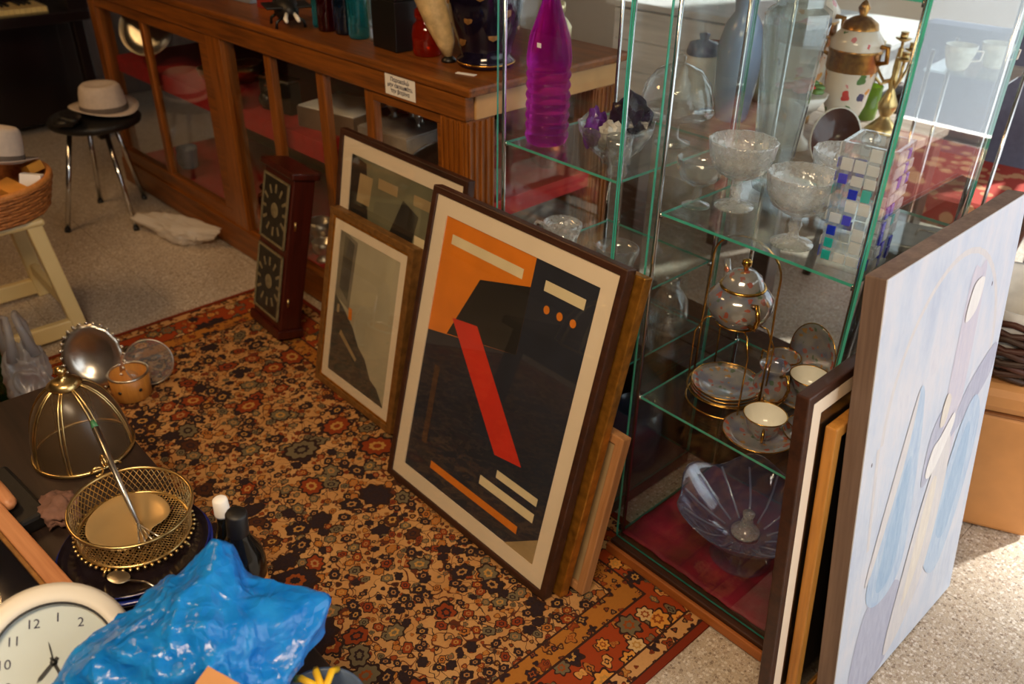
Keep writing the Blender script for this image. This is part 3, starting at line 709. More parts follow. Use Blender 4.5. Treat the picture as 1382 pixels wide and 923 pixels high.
# porcelain with painted flowers
def lustre():
    t_ = NT('painted_lustre_china'); v = t_.coord()
    vo = t_.n('ShaderNodeTexVoronoi'); sw = t_.vmath('ADD', v, t_.vmath('MULTIPLY', t_.noise(v, 90, 2, out=1), (0.016, 0.016, 0.016))); t_.put(vo.inputs['Vector'], sw); vo.inputs['Scale'].default_value = 60
    rc = t_.n('ShaderNodeSeparateColor'); t_.put(rc.inputs[0], vo.outputs['Color'])
    base = t_.ramp(t_.noise(v, 16, 2), [(0.3, C(112, 122, 156)), (0.52, C(176, 172, 172)), (0.7, C(140, 150, 160))])
    pc = t_.ramp(rc.outputs[1], [(0, C(196, 84, 50)), (0.4, C(206, 150, 70)), (0.65, C(96, 126, 96)), (0.82, C(190, 110, 100))], 'CONSTANT')
    m_ = t_.math('MULTIPLY', t_.math('LESS_THAN', vo.outputs['Distance'], 0.40), t_.math('LESS_THAN', rc.outputs[0], 0.6))
    return t_.done(t_.bsdf(t_.mix(t_.math('MULTIPLY', m_, 0.8), base, pc), 0.14, 0.45, **{'Coat Weight': 0.6}))
M_CHINA = lustre()
def saucer_parts(t, z=0.0, r=0.075, nm='saucer', parent=None):
    o = lathe(nm, [(0, z + 0.003), (0.03, z + 0.002), (0.032, z), (0.034, z + 0.003), (r * 0.75, z + 0.009), (r, z + 0.018), (r, z + 0.020), (r * 0.72, z + 0.012), (0.03, z + 0.006), (0, z + 0.006)], M_CHINA, t, 36)
    tube('gilt_rim', circ(r, z + 0.0195, 40), 0.0014, M_GOLDTRIM, o if parent is None else parent, 6, True)
    return o
def saucer(label, x, y, z, r=0.075, rot=(0, 0, 0)):
    t = thing('saucer', label, 'saucer', (x, y, z), rot); lathe('dish', [(0, 0.003), (0.03, 0.002), (0.032, 0), (0.034, 0.003), (r * 0.75, 0.009), (r, 0.018), (r, 0.020), (r * 0.72, 0.012), (0.03, 0.006), (0, 0.006)], M_CHINA, t, 36)
    tube('gilt_rim', circ(r, 0.0195, 40), 0.0014, M_GOLDTRIM, t, 6, True); return t
def teacup(label, x, y, z, ha, s=1.0):
    t = thing('teacup', label, 'cup', (x, y, z), (0, 0, ha))
    pr = [(0, 0.002), (0.018, 0.0), (0.02, 0.003), (0.026, 0.012), (0.036, 0.03), (0.043, 0.052), (0.045, 0.058)]
    lathe('body', [(r * s, q * s) for r, q in pr], M_CHINA, t, 32)
    lathe('inside', [(r * s, q * s) for r, q in [(0.0447, 0.0578), (0.041, 0.052), (0.033, 0.030), (0.02, 0.013), (0, 0.010)]], M_PORC, t, 32)
    tube('gilt_rim', circ(0.0448 * s, 0.058 * s, 36), 0.0013, M_GOLDTRIM, t, 6, True)
    tube('handle', [(0.040 * s, 0, 0.046 * s), (0.054 * s, 0, 0.052 * s), (0.064 * s, 0, 0.042 * s), (0.058 * s, 0, 0.026 * s), (0.044 * s, 0, 0.018 * s), (0.032 * s, 0, 0.020 * s)], 0.003, M_GOLDTRIM, t, 8)
    return t
saucer('painted saucer under the teacup in front of the wire stand', -0.702, 1.385, RL, 0.077)
teacup('painted teacup in front of the wire stand, white inside', -0.697, 1.388, RL + 0.0062, radians(-60))
saucer('painted saucer under the teacup beside the creamer', -0.712, 1.590, RL, 0.078)
teacup('painted teacup beside the creamer, at the back of the tea set', -0.712, 1.592, RL + 0.0062, radians(-30))
saucer('empty painted saucer beside the dark brown frame', -0.620, 1.470, RL, 0.066)
# stand with stacked saucers and teapot
SX, SY = -0.838, 1.452
ts = thing('wire_tea_stand', 'gilt wire tea stand with arched handle', 'stand', (SX, SY, RL))
tube('foot_ring', circ(0.086, 0.004, 40), 0.0022, M_GOLDTRIM, ts, 6, True)
tube('plate_ring', circ(0.086, 0.034, 40), 0.0022, M_GOLDTRIM, ts, 6, True)
tube('pot_ring', circ(0.046, 0.205, 36), 0.0022, M_GOLDTRIM, ts, 6, True)
for a in (0.4, 2.5, 3.55, 5.65):
    ca, sa = cos(a), sin(a)
    tube('upright', [(0.086 * ca, 0.086 * sa, 0.004), (0.086 * ca, 0.086 * sa, 0.16), (0.066 * ca, 0.066 * sa, 0.20), (0.046 * ca, 0.046 * sa, 0.205)], 0.0020, M_GOLDTRIM, ts, 6)
arc_pts = [(-0.088, 0, 0.034), (-0.086, 0, 0.20), (-0.082, 0, 0.30)] + [(-0.082 * cos(pi * k / 12), 0, 0.335 + 0.065 * sin(pi * k / 12)) for k in range(13)] + [(0.082, 0, 0.30), (0.086, 0, 0.20), (0.088, 0, 0.034)]
tube('arched_handle', arc_pts, 0.0024, M_GOLDTRIM, ts, 8)
for k in range(3):
    saucer(('bottom', 'middle', 'topmost')[k] + ' saucer of the stack in the wire tea stand', SX, SY, RL + 0.012 + k * 0.0085, 0.078)
tp = thing('teapot', 'painted round teapot with gilt lid rim sitting in the wire stand', 'teapot', (SX, SY, RL + 0.196))
lathe('body', [(0, 0.0), (0.034, 0.0), (0.038, 0.006), (0.058, 0.022), (0.070, 0.048), (0.068, 0.070), (0.054, 0.088), (0.042, 0.094)], M_CHINA, tp, 36)
ld = lathe('lid', [(0.046, 0.094), (0.044, 0.100), (0.036, 0.118), (0.022, 0.130), (0, 0.134)], M_CHINA, tp, 32)
tube('gilt_rim', circ(0.046, 0.095, 36), 0.0035, M_GOLDTRIM, tp, 8, True)
lathe('knob', [(0, 0.131), (0.006, 0.133), (0.005, 0.138), (0.011, 0.146), (0.010, 0.154), (0, 0.158)], M_GOLDTRIM, ld, 16)
sd = Vector((-0.7, 0.5, 0)).normalized()
tube('spout', [tuple(sd * 0.055 + Vector((0, 0, 0.040))), tuple(sd * 0.082 + Vector((0, 0, 0.055))), tuple(sd * 0.092 + Vector((0, 0, 0.085))), tuple(sd * 0.104 + Vector((0, 0, 0.108)))], [0.016, 0.011, 0.008, 0.007], M_CHINA, tp, 12)
hd = Vector((0.7, -0.5, 0)).normalized()
tube('handle', [tuple(hd * 0.060 + Vector((0, 0, 0.078))), tuple(hd * 0.085 + Vector((0, 0, 0.090))), tuple(hd * 0.098 + Vector((0, 0, 0.065))), tuple(hd * 0.088 + Vector((0, 0, 0.038))), tuple(hd * 0.062 + Vector((0, 0, 0.032)))], 0.005, M_GOLDTRIM, tp, 8)
cr = thing('creamer', 'gilt and lustre cream jug with looped handle behind the saucer stack', 'jug', (-0.765, 1.520, RL))
lathe('body', [(0, 0.0), (0.024, 0.0), (0.030, 0.008), (0.042, 0.034), (0.038, 0.058), (0.026, 0.076), (0.026, 0.084), (0.034, 0.098), (0.031, 0.098), (0.022, 0.084), (0.020, 0.06), (0, 0.05)], M_CHINA, cr, 32)
lathe('gilt_band', [(0.030, 0.008), (0.0405, 0.026), (0.0415, 0.026), (0.031, 0.006)], M_GOLDTRIM, cr, 32)
tube('handle', [(0.024, -0.01, 0.082), (0.045, -0.02, 0.098), (0.056, -0.026, 0.07), (0.046, -0.02, 0.036), (0.034, -0.014, 0.026)], 0.004, M_GOLDTRIM, cr, 8)
sg = thing('sugar_bowl', 'lidless lustre sugar bowl tipped towards the case back', 'bowl', (-0.800, 1.625, RL))
lathe('body', [(0, 0.0), (0.022, 0.0), (0.034, 0.016), (0.042, 0.04), (0.040, 0.058), (0.036, 0.062), (0.036, 0.056), (0.030, 0.02), (0, 0.012)], M_CHINA, sg, 32)
tube('gilt_rim', circ(0.039, 0.0605, 32), 0.0018, M_GOLDTRIM, sg, 6, True)
for s in (-1, 1): tube('handle', [(s * 0.040, 0, 0.05), (s * 0.056, 0, 0.052), (s * 0.056, 0, 0.03), (s * 0.038, 0, 0.024)], 0.003, M_GOLDTRIM, sg, 8)
sv = saucer('painted saucer standing on edge behind the creamer', -0.742, 1.672, RL + 0.075, 0.072, (radians(80), 0, radians(-20)))
# wide blue bowl on the velvet
G_RIB = glass('pale_blue_rib', (0.8, 0.85, 0.98, 1), 0.2, 0.30, C(200, 210, 240), power=2)
bb = thing('ruffled_glass_bowl', 'wide ruffled pale blue glass bowl on crimson velvet', 'bowl', (-0.725, 1.465, 0.066)); bb.scale = (1.14, 1.14, 1.1)
ruf = lambda r, zz, a: (r * (1 + 0.05 * cos(6 * a) * (r / 0.15)), zz + 0.010 * cos(6 * a) * max(0, (r - 0.06) / 0.09))
prof = [(0.03, 0.062), (0.055, 0.068), (0.085, 0.085), (0.115, 0.110), (0.140, 0.137), (0.150, 0.150), (0.153, 0.151), (0.149, 0.146), (0.116, 0.104), (0.086, 0.079), (0.055, 0.062), (0.03, 0.056)]
lathe('bowl', prof, G_BLUEG, bb, 60, mod=ruf)
lathe('foot', [(0.066, 0.0), (0.064, 0.010), (0.040, 0.034), (0.030, 0.050), (0.034, 0.062), (0, 0.066)], G_BLUEG, bb, 40)
lathe('flower_frog', [(0, 0.066), (0.030, 0.068), (0.030, 0.074), (0.016, 0.084), (0.010, 0.11), (0.013, 0.124), (0, 0.126)], G_FROST, bb, 24)
for k in range(14):
    a = 2 * pi * k / 14 + 0.2
    tube('rib', [(r_ * cos(a + (r_ - 0.05) * 2.0), r_ * sin(a + (r_ - 0.05) * 2.0), z_ + 0.002) for r_, z_ in ((0.045, 0.065), (0.08, 0.083), (0.11, 0.107), (0.138, 0.136))], 0.0022, G_RIB, bb, 6)

# left case
pb = thing('magenta_bottle', 'tall ribbed magenta glass bottle on the upper case shelf', 'bottle', (-1.372, 1.385, LS))
prof = [(0, 0.004), (0.040, 0.0), (0.046, 0.004)]
zz = 0.008
for k in range(7): prof += [(0.0490, zz + 0.004), (0.0515, zz + 0.011), (0.0490, zz + 0.018), (0.0455, zz + 0.022)]; zz += 0.023
prof += [(0.050, 0.175), (0.051, 0.195), (0.046, 0.235), (0.030, 0.280), (0.020, 0.310), (0.018, 0.330), (0.022, 0.334), (0.024, 0.340), (0.022, 0.346), (0.024, 0.352), (0.022, 0.372), (0.017, 0.376), (0, 0.374)]
lathe('body', prof, G_PURPLE, pb, 36)
box('price_sticker', (0.008, 0.020, -0.0475, -0.0465, 0.222, 0.232), M_WHITE, pb)
cb_ = thing('crystal_bowl', 'cut crystal bowl holding dark amethyst lumps', 'bowl', (-1.180, 1.405, LS))
lathe('bowl', [(0, 0.012), (0.026, 0.010), (0.030, 0.0), (0.034, 0.012), (0.060, 0.034), (0.078, 0.066), (0.083, 0.088), (0.079, 0.088), (0.073, 0.066), (0.055, 0.038), (0.03, 0.020), (0, 0.018)], G_CLEAR, cb_, 40, mod=lambda r, z_, a: (r * (1 + 0.02 * cos(16 * a)), z_ + (0.004 * cos(8 * a) if z_ > 0.08 else 0)))
def rock(name, label, loc, s, mat, seed, sub=3):
    bm = bmesh.new(); bmesh.ops.create_icosphere(bm, subdivisions=sub, radius=1)
    for v in bm.verts:
        d = 1 + 0.35 * noise.noise(v.co * 1.6 + Vector((seed, 0, 0))) + 0.16 * noise.cell(v.co * 3 + Vector((0, seed, 0)))
        v.co = Vector((v.co.x * s[0], v.co.y * s[1], v.co.z * s[2])) * d
    me = bpy.data.meshes.new(name); bm.to_mesh(me); bm.free(); me.materials.append(mat)
    o = bpy.data.objects.new(name, me); COL.objects.link(o); o.location = loc
    return tag(o, label, 'crystal') if label else o
M_AMETH = plain('amethyst', C(96, 44, 130), 0.15, 0, 0.5, 50, 0.5); M_AMETHD = plain('dark_amethyst', C(30, 18, 44), 0.2, 0, 0.5, 40, 0.5); M_QUARTZ = plain('grey_quartz', C(190, 186, 180), 0.2, 0, 0.3, 40, 0.5)
rock('amethyst_lump', 'violet amethyst lump at the rim of the crystal bowl', (-1.216, 1.375, LS + 0.072), (0.020, 0.026, 0.042), M_AMETH, 1)
rock('amethyst_lump', 'large blackish amethyst lump heaped in the crystal bowl', (-1.165, 1.430, LS + 0.098), (0.046, 0.034, 0.044), M_AMETHD, 4)
rock('quartz_lump', 'pale grey quartz lump between the amethysts', (-1.170, 1.378, LS + 0.066), (0.030, 0.022, 0.030), M_QUARTZ, 6)
t = thing('glass_creamer', 'small clear pressed glass jug at the case edge', 'jug', (-1.118, 1.345, LS))
lathe('body', [(0, 0.006), (0.020, 0.0), (0.022, 0.008), (0.018, 0.02), (0.026, 0.05), (0.028, 0.085), (0.026, 0.085), (0.022, 0.05), (0.012, 0.024), (0, 0.02)], G_CLEAR, t, 24)
tube('handle', [(0.024, -0.008, 0.075), (0.042, -0.014, 0.07), (0.042, -0.014, 0.04), (0.022, -0.008, 0.034)], 0.0035, G_CLEAR, t, 8)
t = thing('glass_cloche', 'domed clear glass cover on a footed dish', 'cloche', (-1.172, 1.600, LS))
lathe('foot', [(0, 0.0), (0.04, 0.0), (0.042, 0.006), (0.014, 0.016), (0.012, 0.06), (0.03, 0.068), (0.085, 0.074), (0.088, 0.080), (0.03, 0.076), (0, 0.076)], G_CLEAR, t, 36)
lathe('dome', [(0.083, 0.081), (0.084, 0.10), (0.074, 0.14), (0.050, 0.17), (0.02, 0.183), (0.010, 0.186), (0.012, 0.20), (0, 0.206)], G_CLEAR, t, 36)
def mug(name, label, x, y, z, r, h, mat, ha, lip=True):
    t = thing(name, label, 'jug', (x, y, z), (0, 0, ha))
    f = lambda rr, zz_, a: rr * (1 + 0.16 * max(0, cos(a - pi)) ** 12) if zz_ > h * 0.8 else rr
    lathe('body', [(0, 0.004), (r * 0.78, 0.0), (r * 0.86, 0.006), (r * 0.92, h * 0.5), (r, h * 0.9), (r, h), (r * 0.94, h), (r * 0.86, h * 0.5), (r * 0.78, 0.012), (0, 0.012)], mat, t, 36, mod=f)
    tube('handle', [(r * 0.95, 0, h * 0.86), (r * 1.35, 0, h * 0.95), (r * 1.6, 0, h * 0.72), (r * 1.5, 0, h * 0.4), (r * 0.9, 0, h * 0.2)], r * 0.11, mat, t, 10)
    return t
mug('glass_jug', 'frosted pressed glass jug behind the big poster', -1.372, 1.450, LM, 0.046, 0.085, G_FROST, radians(215))
mug('glass_jug', 'clear glass jug behind the top corner of the big poster', -1.180, 1.440, LM, 0.048, 0.090, G_CLEAR, radians(205))
t = thing('glass_decanter', 'round clear glass decanter low in the narrow case', 'decanter', (-1.135, 1.620, LB))
lathe('body', [(0, 0.006), (0.040, 0.0), (0.046, 0.01), (0.052, 0.05), (0.046, 0.09), (0.03, 0.115), (0.018, 0.13), (0.020, 0.15), (0.017, 0.15), (0.015, 0.13), (0.026, 0.112), (0.042, 0.088), (0.048, 0.05), (0.04, 0.014), (0, 0.012)], G_CLEAR, t, 32)
t = thing('glass_decanter', 'squat clear glass bottle by the front of the low shelf', 'decanter', (-1.165, 1.375, LB))
lathe('body', [(0, 0.006), (0.034, 0.0), (0.038, 0.01), (0.038, 0.08), (0.02, 0.10), (0.018, 0.13), (0.015, 0.13), (0.016, 0.10), (0.034, 0.08), (0.034, 0.014), (0, 0.012)], G_CLEAR, t, 28)
t = thing('glass_jar', 'smoky blue glass jar on the floor of the narrow case', 'jar', (-1.16, 1.57, 0.0455))
lathe('body', [(0, 0.006), (0.060, 0.0), (0.068, 0.012), (0.072, 0.15), (0.066, 0.19), (0.062, 0.19), (0.067, 0.15), (0.062, 0.016), (0, 0.014)], glass('blue_grey_glass', (0.6, 0.68, 0.8, 1), 0.1, 0.2, C(110, 130, 170), power=2.5), t, 36)

# ------------------------------------------------------------------ mahogany wall clock standing on the rug
t = thing('case_clock', 'mahogany two-panel wall clock case standing on the rug against the counter', 'clock', (-2.545, 1.165, 0.030), (-radians(13), 0, radians(-3)))
M_DIAL = plain('aged_black_dial', C(36, 32, 26), 0.3, 0, 0.4, 40)
M_DIALMK = plain('cream_dial_marks', C(120, 108, 80), 0.4, 0, 0.25, 60)
MB().box(-0.104, 0.104, 0, 0.08, 0.03, 0.575).build('case', M_MAHOG, t, bevel=0.004)
MB().box(-0.114, 0.114, -0.010, 0.090, 0.0, 0.032).build('base', M_MAHOG, t, bevel=0.004)
MB().box(-0.118, 0.118, -0.014, 0.090, 0.575, 0.600).build('cornice', M_MAHOG, t, bevel=0.006)
for z0, z1 in ((0.325, 0.555), (0.06, 0.30)):
    d = MB().box(-0.088, 0.088, -0.006, 0.0, z0, z1).build('panel', M_DIAL, t, bevel=0.002)
    fr = MB()
    fr.box(-0.091, -0.084, -0.010, -0.004, z0, z1).box(0.084, 0.091, -0.010, -0.004, z0, z1).box(-0.091, 0.091, -0.010, -0.004, z0, z0 + 0.007).box(-0.091, 0.091, -0.010, -0.004, z1 - 0.007, z1)
    fr.build('panel_bead', M_DIALMK, d)
    zc = (z0 + z1) / 2
    for k in range(12):
        a = 2 * pi * k / 12
        o = MB().prism([(-0.005, 0.060), (0.005, 0.060), (0.006, 0.090), (-0.006, 0.090)], -0.0072, -0.0062).build('dial_mark', M_DIALMK, d, loc=(0, 0, zc)); o.rotation_euler = (0, a, 0)
    lathe('dial_boss', [(0, 0.001), (0.024, 0.0008), (0.026, 0)], M_DIALMK, d, 20, loc=(0, -0.0062, zc), rot=(pi / 2, 0, 0))
for x in (-0.05, 0.06): lathe('hinge', [(0, 0), (0.004, 0), (0.004, 0.03), (0, 0.03)], M_BRASS, t, 10, loc=(0.106, 0.02, 0.12 if x < 0 else 0.40))

# ------------------------------------------------------------------ black stool with a hat
st = thing('bar_stool', 'low stool with round black seat and four splayed metal legs', 'stool', (-3.995, 1.185, 0))
lathe('seat', [(0, 0.43), (0.17, 0.43), (0.19, 0.44), (0.195, 0.455), (0.185, 0.47), (0.10, 0.476), (0, 0.476)], M_BLACKV, st, 36)
for lx, ly in ((0.055, -0.245), (0.235, -0.005), (-0.20, -0.005), (-0.11, 0.175)):
    l = tube('leg', [(lx * 0.5, ly * 0.5, 0.432), (lx, ly, 0.0)], 0.011, M_CHROME, st, 10)
    tube('leg_cap', [(lx, ly, 0.0), (lx * 0.98, ly * 0.98, 0.018)], 0.013, M_BLACK, l, 10)
def fedora(label, loc, rot, s=1.0, group=None):
    t = thing('fedora_hat', label, 'hat', loc, rot)
    def brim(r, z_, a): return (r * (1 - 0.08 * abs(sin(a))), z_ + (0.020 * (abs(sin(a)) ** 2) - 0.008 * cos(a)) * (r - 0.085) / 0.07)
    lathe('brim', [(0.090 * s, 0.010), (0.120 * s, 0.012), (0.152 * s, 0.016), (0.154 * s, 0.019), (0.120 * s, 0.016), (0.090 * s, 0.015)], M_HAT, t, 48, mod=brim)
    def crown(r, z_, a):
        pinch = 1 - 0.10 * max(0, cos(a)) ** 4 * (z_ / 0.11) if z_ > 0.05 else 1
        return (r * pinch * (1 - 0.10 * abs(sin(a))), z_ - (0.022 * (1 - r / 0.07) if r < 0.07 else 0))
    lathe('crown', [(0.106 * s, 0.012), (0.105 * s, 0.04), (0.100 * s, 0.085), (0.092 * s, 0.112), (0.080 * s, 0.123), (0.055 * s, 0.124), (0.025 * s, 0.124), (0, 0.110)], M_HAT, t, 48, mod=crown)
    lathe('hat_band', [(0.1065 * s, 0.014), (0.1075 * s, 0.016), (0.1065 * s, 0.036), (0.1050 * s, 0.038)], M_HATBAND, t, 48, mod=lambda r, z_, a: r * (1 - 0.10 * abs(sin(a))) + 0.0008)
    return t
fedora('pale grey felt fedora with dark band on the black stool', (-3.99, 1.235, 0.478), (0, 0, radians(20)), 1.0)
# dark bag beside the hat
def nvec(p): return Vector((noise.noise(p), noise.noise(p + Vector((17.3, 4.1, 9.2))), noise.noise(p + Vector((5.7, 31.9, 2.6)))))
def worley(p):
    """two nearest feature-point distances of a hashed cell lattice"""
    ix, iy, iz = math.floor(p.x), math.floor(p.y), math.floor(p.z); a = b = 9.0
    for i in (ix - 1, ix, ix + 1):
        for j in (iy - 1, iy, iy + 1):
            for k in (iz - 1, iz, iz + 1):
                h = (i * 73856093 ^ j * 19349663 ^ k * 83492791) & 0x7fffffff
                fx = (h * 1103515245 + 12345 & 0x7fffffff) / 0x7fffffff; fy = (h * 22695477 + 1 & 0x7fffffff) / 0x7fffffff; fz = (h * 134775813 + 7 & 0x7fffffff) / 0x7fffffff
                d_ = sqrt((i + fx - p.x) ** 2 + (j + fy - p.y) ** 2 + (k + fz - p.z) ** 2)
                if d_ < a: a, b = d_, a
                elif d_ < b: b = d_
    return a, b
def blob(name, loc, s, mat, seed, amp=0.25, freq=1.4, sub=4, fold=0.0, ffreq=3.0, spikes=(), flat=None, parent=None, rot=None, label=None, cat=None, fine=0.0, crumple=0.0, cfreq=2.6):
    bm = bmesh.new(); bmesh.ops.create_icosphere(bm, subdivisions=sub, radius=1)
    for v in bm.verts:
        n = v.co.normalized(); q = n * freq + Vector((seed * 3.1, seed, -seed))
        d = 1 + amp * noise.noise(q)
        if fold:
            rn = 1 - abs(noise.noise(n * ffreq + Vector((0, seed * 2, seed)) + 0.6 * nvec(n * 1.3 + Vector((seed, 0, 0)))))
            d += fold * (rn ** 3 - 0.5)
        if fine:
            rn = 1 - abs(noise.noise(n * ffreq * 2.6 + Vector((seed, 1, seed * 2))))
            d += fine * (rn ** 4 - 0.4)
        if crumple:
            qq = n * cfreq + 0.35 * nvec(n * 2.0 + Vector((seed, 0, 1)))
            for oc, am_ in ((1.0, 1.0), (2.2, 0.25)):
                dd = worley(qq * oc + Vector((seed, seed * 2, 0))); d -= crumple * am_ * min(dd[1] - dd[0], 0.5)
        p = Vector((n.x * s[0], n.y * s[1], n.z * s[2])) * d
        for dv, am, pw in spikes:
            dv = Vector(dv); dn = dv.normalized(); p += dv * am * max(0, n.dot(dn)) ** pw
        if flat is not None and p.z < flat: p.z = flat + (p.z - flat) * 0.04
        v.co = p
    me = bpy.data.meshes.new(name); bm.to_mesh(me); bm.free(); me.materials.append(mat)
    me.polygons.foreach_set('use_smooth', [True] * len(me.polygons))
    o = bpy.data.objects.new(name, me); COL.objects.link(o); o.location = loc
    if rot: o.rotation_euler = rot
    if parent: o.parent = parent
    if label: tag(o, label, cat)
    return o
blob('folded_cap', (-3.90, 1.045, 0.502), (0.075, 0.055, 0.030), M_BLACKV, 5, 0.3, flat=-0.024, label='crumpled black cap at the edge of the black stool', cat='cap')

# cream plastic stool with a wicker basket
cs = thing('plastic_stool', 'cream plastic step stool under the wicker basket', 'stool', (-3.19, 0.455, 0), (0, 0, radians(0)))
MB().box(-0.20, 0.20, -0.20, 0.20, 0.425, 0.45).build('seat', M_CREAM, cs, bevel=0.01)
def bar(m, a, b, w_, h_):
    a, b = Vector(a), Vector(b); t_ = (b - a).normalized(); u = t_.cross(Vector((0, 0, 1)) if abs(t_.z) < 0.95 else Vector((1, 0, 0))).normalized(); v = t_.cross(u)
    base = len(m.v)
    for p in (a, b):
        for su, sv_ in ((-1, -1), (1, -1), (1, 1), (-1, 1)): m.v.append(tuple(p + u * (su * w_ / 2) + v * (sv_ * h_ / 2)))
    for q in ((0, 1, 2, 3), (7, 6, 5, 4), (0, 4, 5, 1), (1, 5, 6, 2), (2, 6, 7, 3), (3, 7, 4, 0)): m.face([base + i for i in q])
    return m
for sx in (-1, 1):
    for sy in (-1, 1):
        bar(MB(), (sx * 0.175, sy * 0.165, 0.43), (sx * 0.21, sy * 0.215, 0.0), 0.050, 0.038).build('leg', M_CREAM, cs, bevel=0.006)
for sx in (-1, 1): bar(MB(), (sx * 0.207, -0.20, 0.045), (sx * 0.207, 0.20, 0.045), 0.03, 0.06).build('foot_bar', M_CREAM, cs, bevel=0.005)
for sy in (-1, 1): bar(MB(), (-0.20, sy * 0.20, 0.12), (0.20, sy * 0.20, 0.12), 0.024, 0.05).build('cross_bar', M_CREAM, cs, bevel=0.005)
wb = thing('wicker_basket', 'shallow round wicker basket heaped with odds and ends', 'basket', (-3.16, 0.520, 0.452))
def weave(r, z_, a): return r * (1 + 0.012 * sin(40 * a + z_ * 500))
prof = [(0, 0.0), (0.19, 0.0)] + [(0.195 + 0.030 * k / 9, 0.006 + 0.105 * k / 9) for k in range(10)] + [(0.215, 0.111)] + [(0.210 - 0.028 * k / 6, 0.108 - 0.095 * k / 6) for k in range(7)] + [(0, 0.012)]
lathe('bowl', prof, M_WICKER, wb, 80, mod=weave)
for k in range(9): tube('woven_strand', [(x, y, 0.012 + 0.0115 * k + 0.003 * sin(i * 1.57 + k * pi)) for i, (x, y, _) in enumerate(circ(0.199 + 0.0034 * k, 0, 56))], 0.0058, M_WICKER, wb, 6, True)
tube('rim', circ(0.222, 0.114, 48), 0.011, wood('wicker_rim', C(176, 108, 50), C(214, 144, 76), 0.5, 0, 12), wb, 8, True)
fedora('pale cream fedora with grey band on the wicker basket heap', (-3.185, 0.600, 0.602), (radians(10), radians(12), radians(150)), 0.9)
M_BUBBLE = plain('bubble_wrap_plastic', C(190, 176, 160), 0.3, 0, 0.3, 60, 0.6)
blob('wrapped_parcel', (-3.06, 0.475, 0.515), (0.11, 0.09, 0.055), M_BUBBLE, 8, 0.3, 2, fold=0.2, flat=-0.048, label='bubble-wrapped parcel at the front of the wicker basket', cat='parcel')
blob('wrapped_parcel', (-3.28, 0.43, 0.540), (0.07, 0.06, 0.060), plain('grey_newsprint', C(150, 136, 110), 0.8, 0, 0.3, 30, 0.4), 3, 0.35, 2, fold=0.25, flat=-0.08, label='newspaper-wrapped bundle at the back of the wicker basket', cat='parcel')
M_OCHRE = plain('ochre_card', C(206, 138, 52), 0.7, 0, 0.08)
tg = tag(MB().box(-0.045, 0.045, -0.03, 0.03, -0.014, 0.014).build('small_box', M_OCHRE, bevel=0.002, loc=(-3.045, 0.595, 0.553), rot=(radians(8), radians(14), radians(25))), 'small ochre cardboard box inside the wicker basket rim', 'box')
tg = tag(MB().box(-0.032, 0.032, -0.024, 0.024, -0.02, 0.02).build('small_box', M_WHITE, bevel=0.002, loc=(-3.055, 0.665, 0.566), rot=(radians(-14), radians(10), radians(60))), 'small white box wedged beside the ochre box in the basket', 'box')
tg = tag(MB().box(-0.03, 0.03, -0.026, 0.026, -0.016, 0.016).build('small_box', plain('mustard_card', C(186, 128, 36), 0.7), bevel=0.002, loc=(-3.135, 0.695, 0.578), rot=(radians(10), radians(-20), radians(10))), 'mustard yellow packet on the far side of the wicker basket', 'box')

# crumpled white carrier bag on the terrazzo
M_WBAG = glass('white_film', (0.9, 0.88, 0.86, 1), 0.05, 0.92, C(244, 238, 230), rough=0.25, power=3)
blob('white_carrier_bag', (-3.55, 1.285, 0.05), (0.20, 0.075, 0.055), M_WBAG, 11, 0.3, 1.4, 5, fold=0.2, ffreq=1.6, crumple=0.35, cfreq=1.9, flat=-0.046, rot=(0, 0, radians(14)), spikes=(((0.1, 0.03, 0.03), 0.6, 8), ((-0.1, -0.05, 0.02), 0.6, 8)), label='crumpled white plastic bag lying by the counter foot', cat='bag')

# ------------------------------------------------------------------ upright piano
pn = thing('upright_piano', 'black upright piano with its keyboard open in the dark corner', 'piano', (-5.2, 0.72, 0))
MB().box(-0.62, -0.28, -0.78, 0.90, 0.05, 1.25).build('case', M_BLACKWOOD, pn, bevel=0.01)
MB().box(-0.29, 0.10, -0.78, 0.90, 0.66, 0.715).build('key_bed', M_BLACKWOOD, pn, bevel=0.006)
MB().box(-0.29, -0.26, -0.72, 0.84, 0.715, 0.80).build('name_board', M_BLACKWOOD, pn)
M_IVORY = plain('ivory_keys', C(222, 196, 128), 0.3, 0, 0.06)
kb = MB()
for k in range(52): kb.box(-0.19, 0.045, -0.705 + k * 0.0272, -0.705 + k * 0.0272 + 0.0257, 0.716, 0.742)
ko = kb.build('white_keys', M_IVORY, pn, bevel=0.001); ko['kind'] = 'stuff'
kb = MB()
for k in range(51):
    if k % 7 in (1, 4): continue
    kb.box(-0.19, -0.05, -0.705 + (k + 1) * 0.0272 - 0.006, -0.705 + (k + 1) * 0.0272 + 0.006, 0.742, 0.754)
ko = kb.build('black_keys', M_BLACK, pn, bevel=0.001); ko['kind'] = 'stuff'
for y in (-0.78, 0.79): MB().box(-0.29, 0.10, y, y + 0.11, 0.715, 0.80).build('cheek', M_BLACKWOOD, pn, bevel=0.006)
for y in (-0.72, 0.84): MB().box(0.0, 0.06, y - 0.03, y + 0.03, 0.0, 0.66).build('leg', M_BLACKWOOD, pn, bevel=0.008)
MB().box(-0.30, -0.27, -0.70, 0.82, 0.12, 0.64).build('lower_panel', M_BLACKWOOD, pn, bevel=0.004)

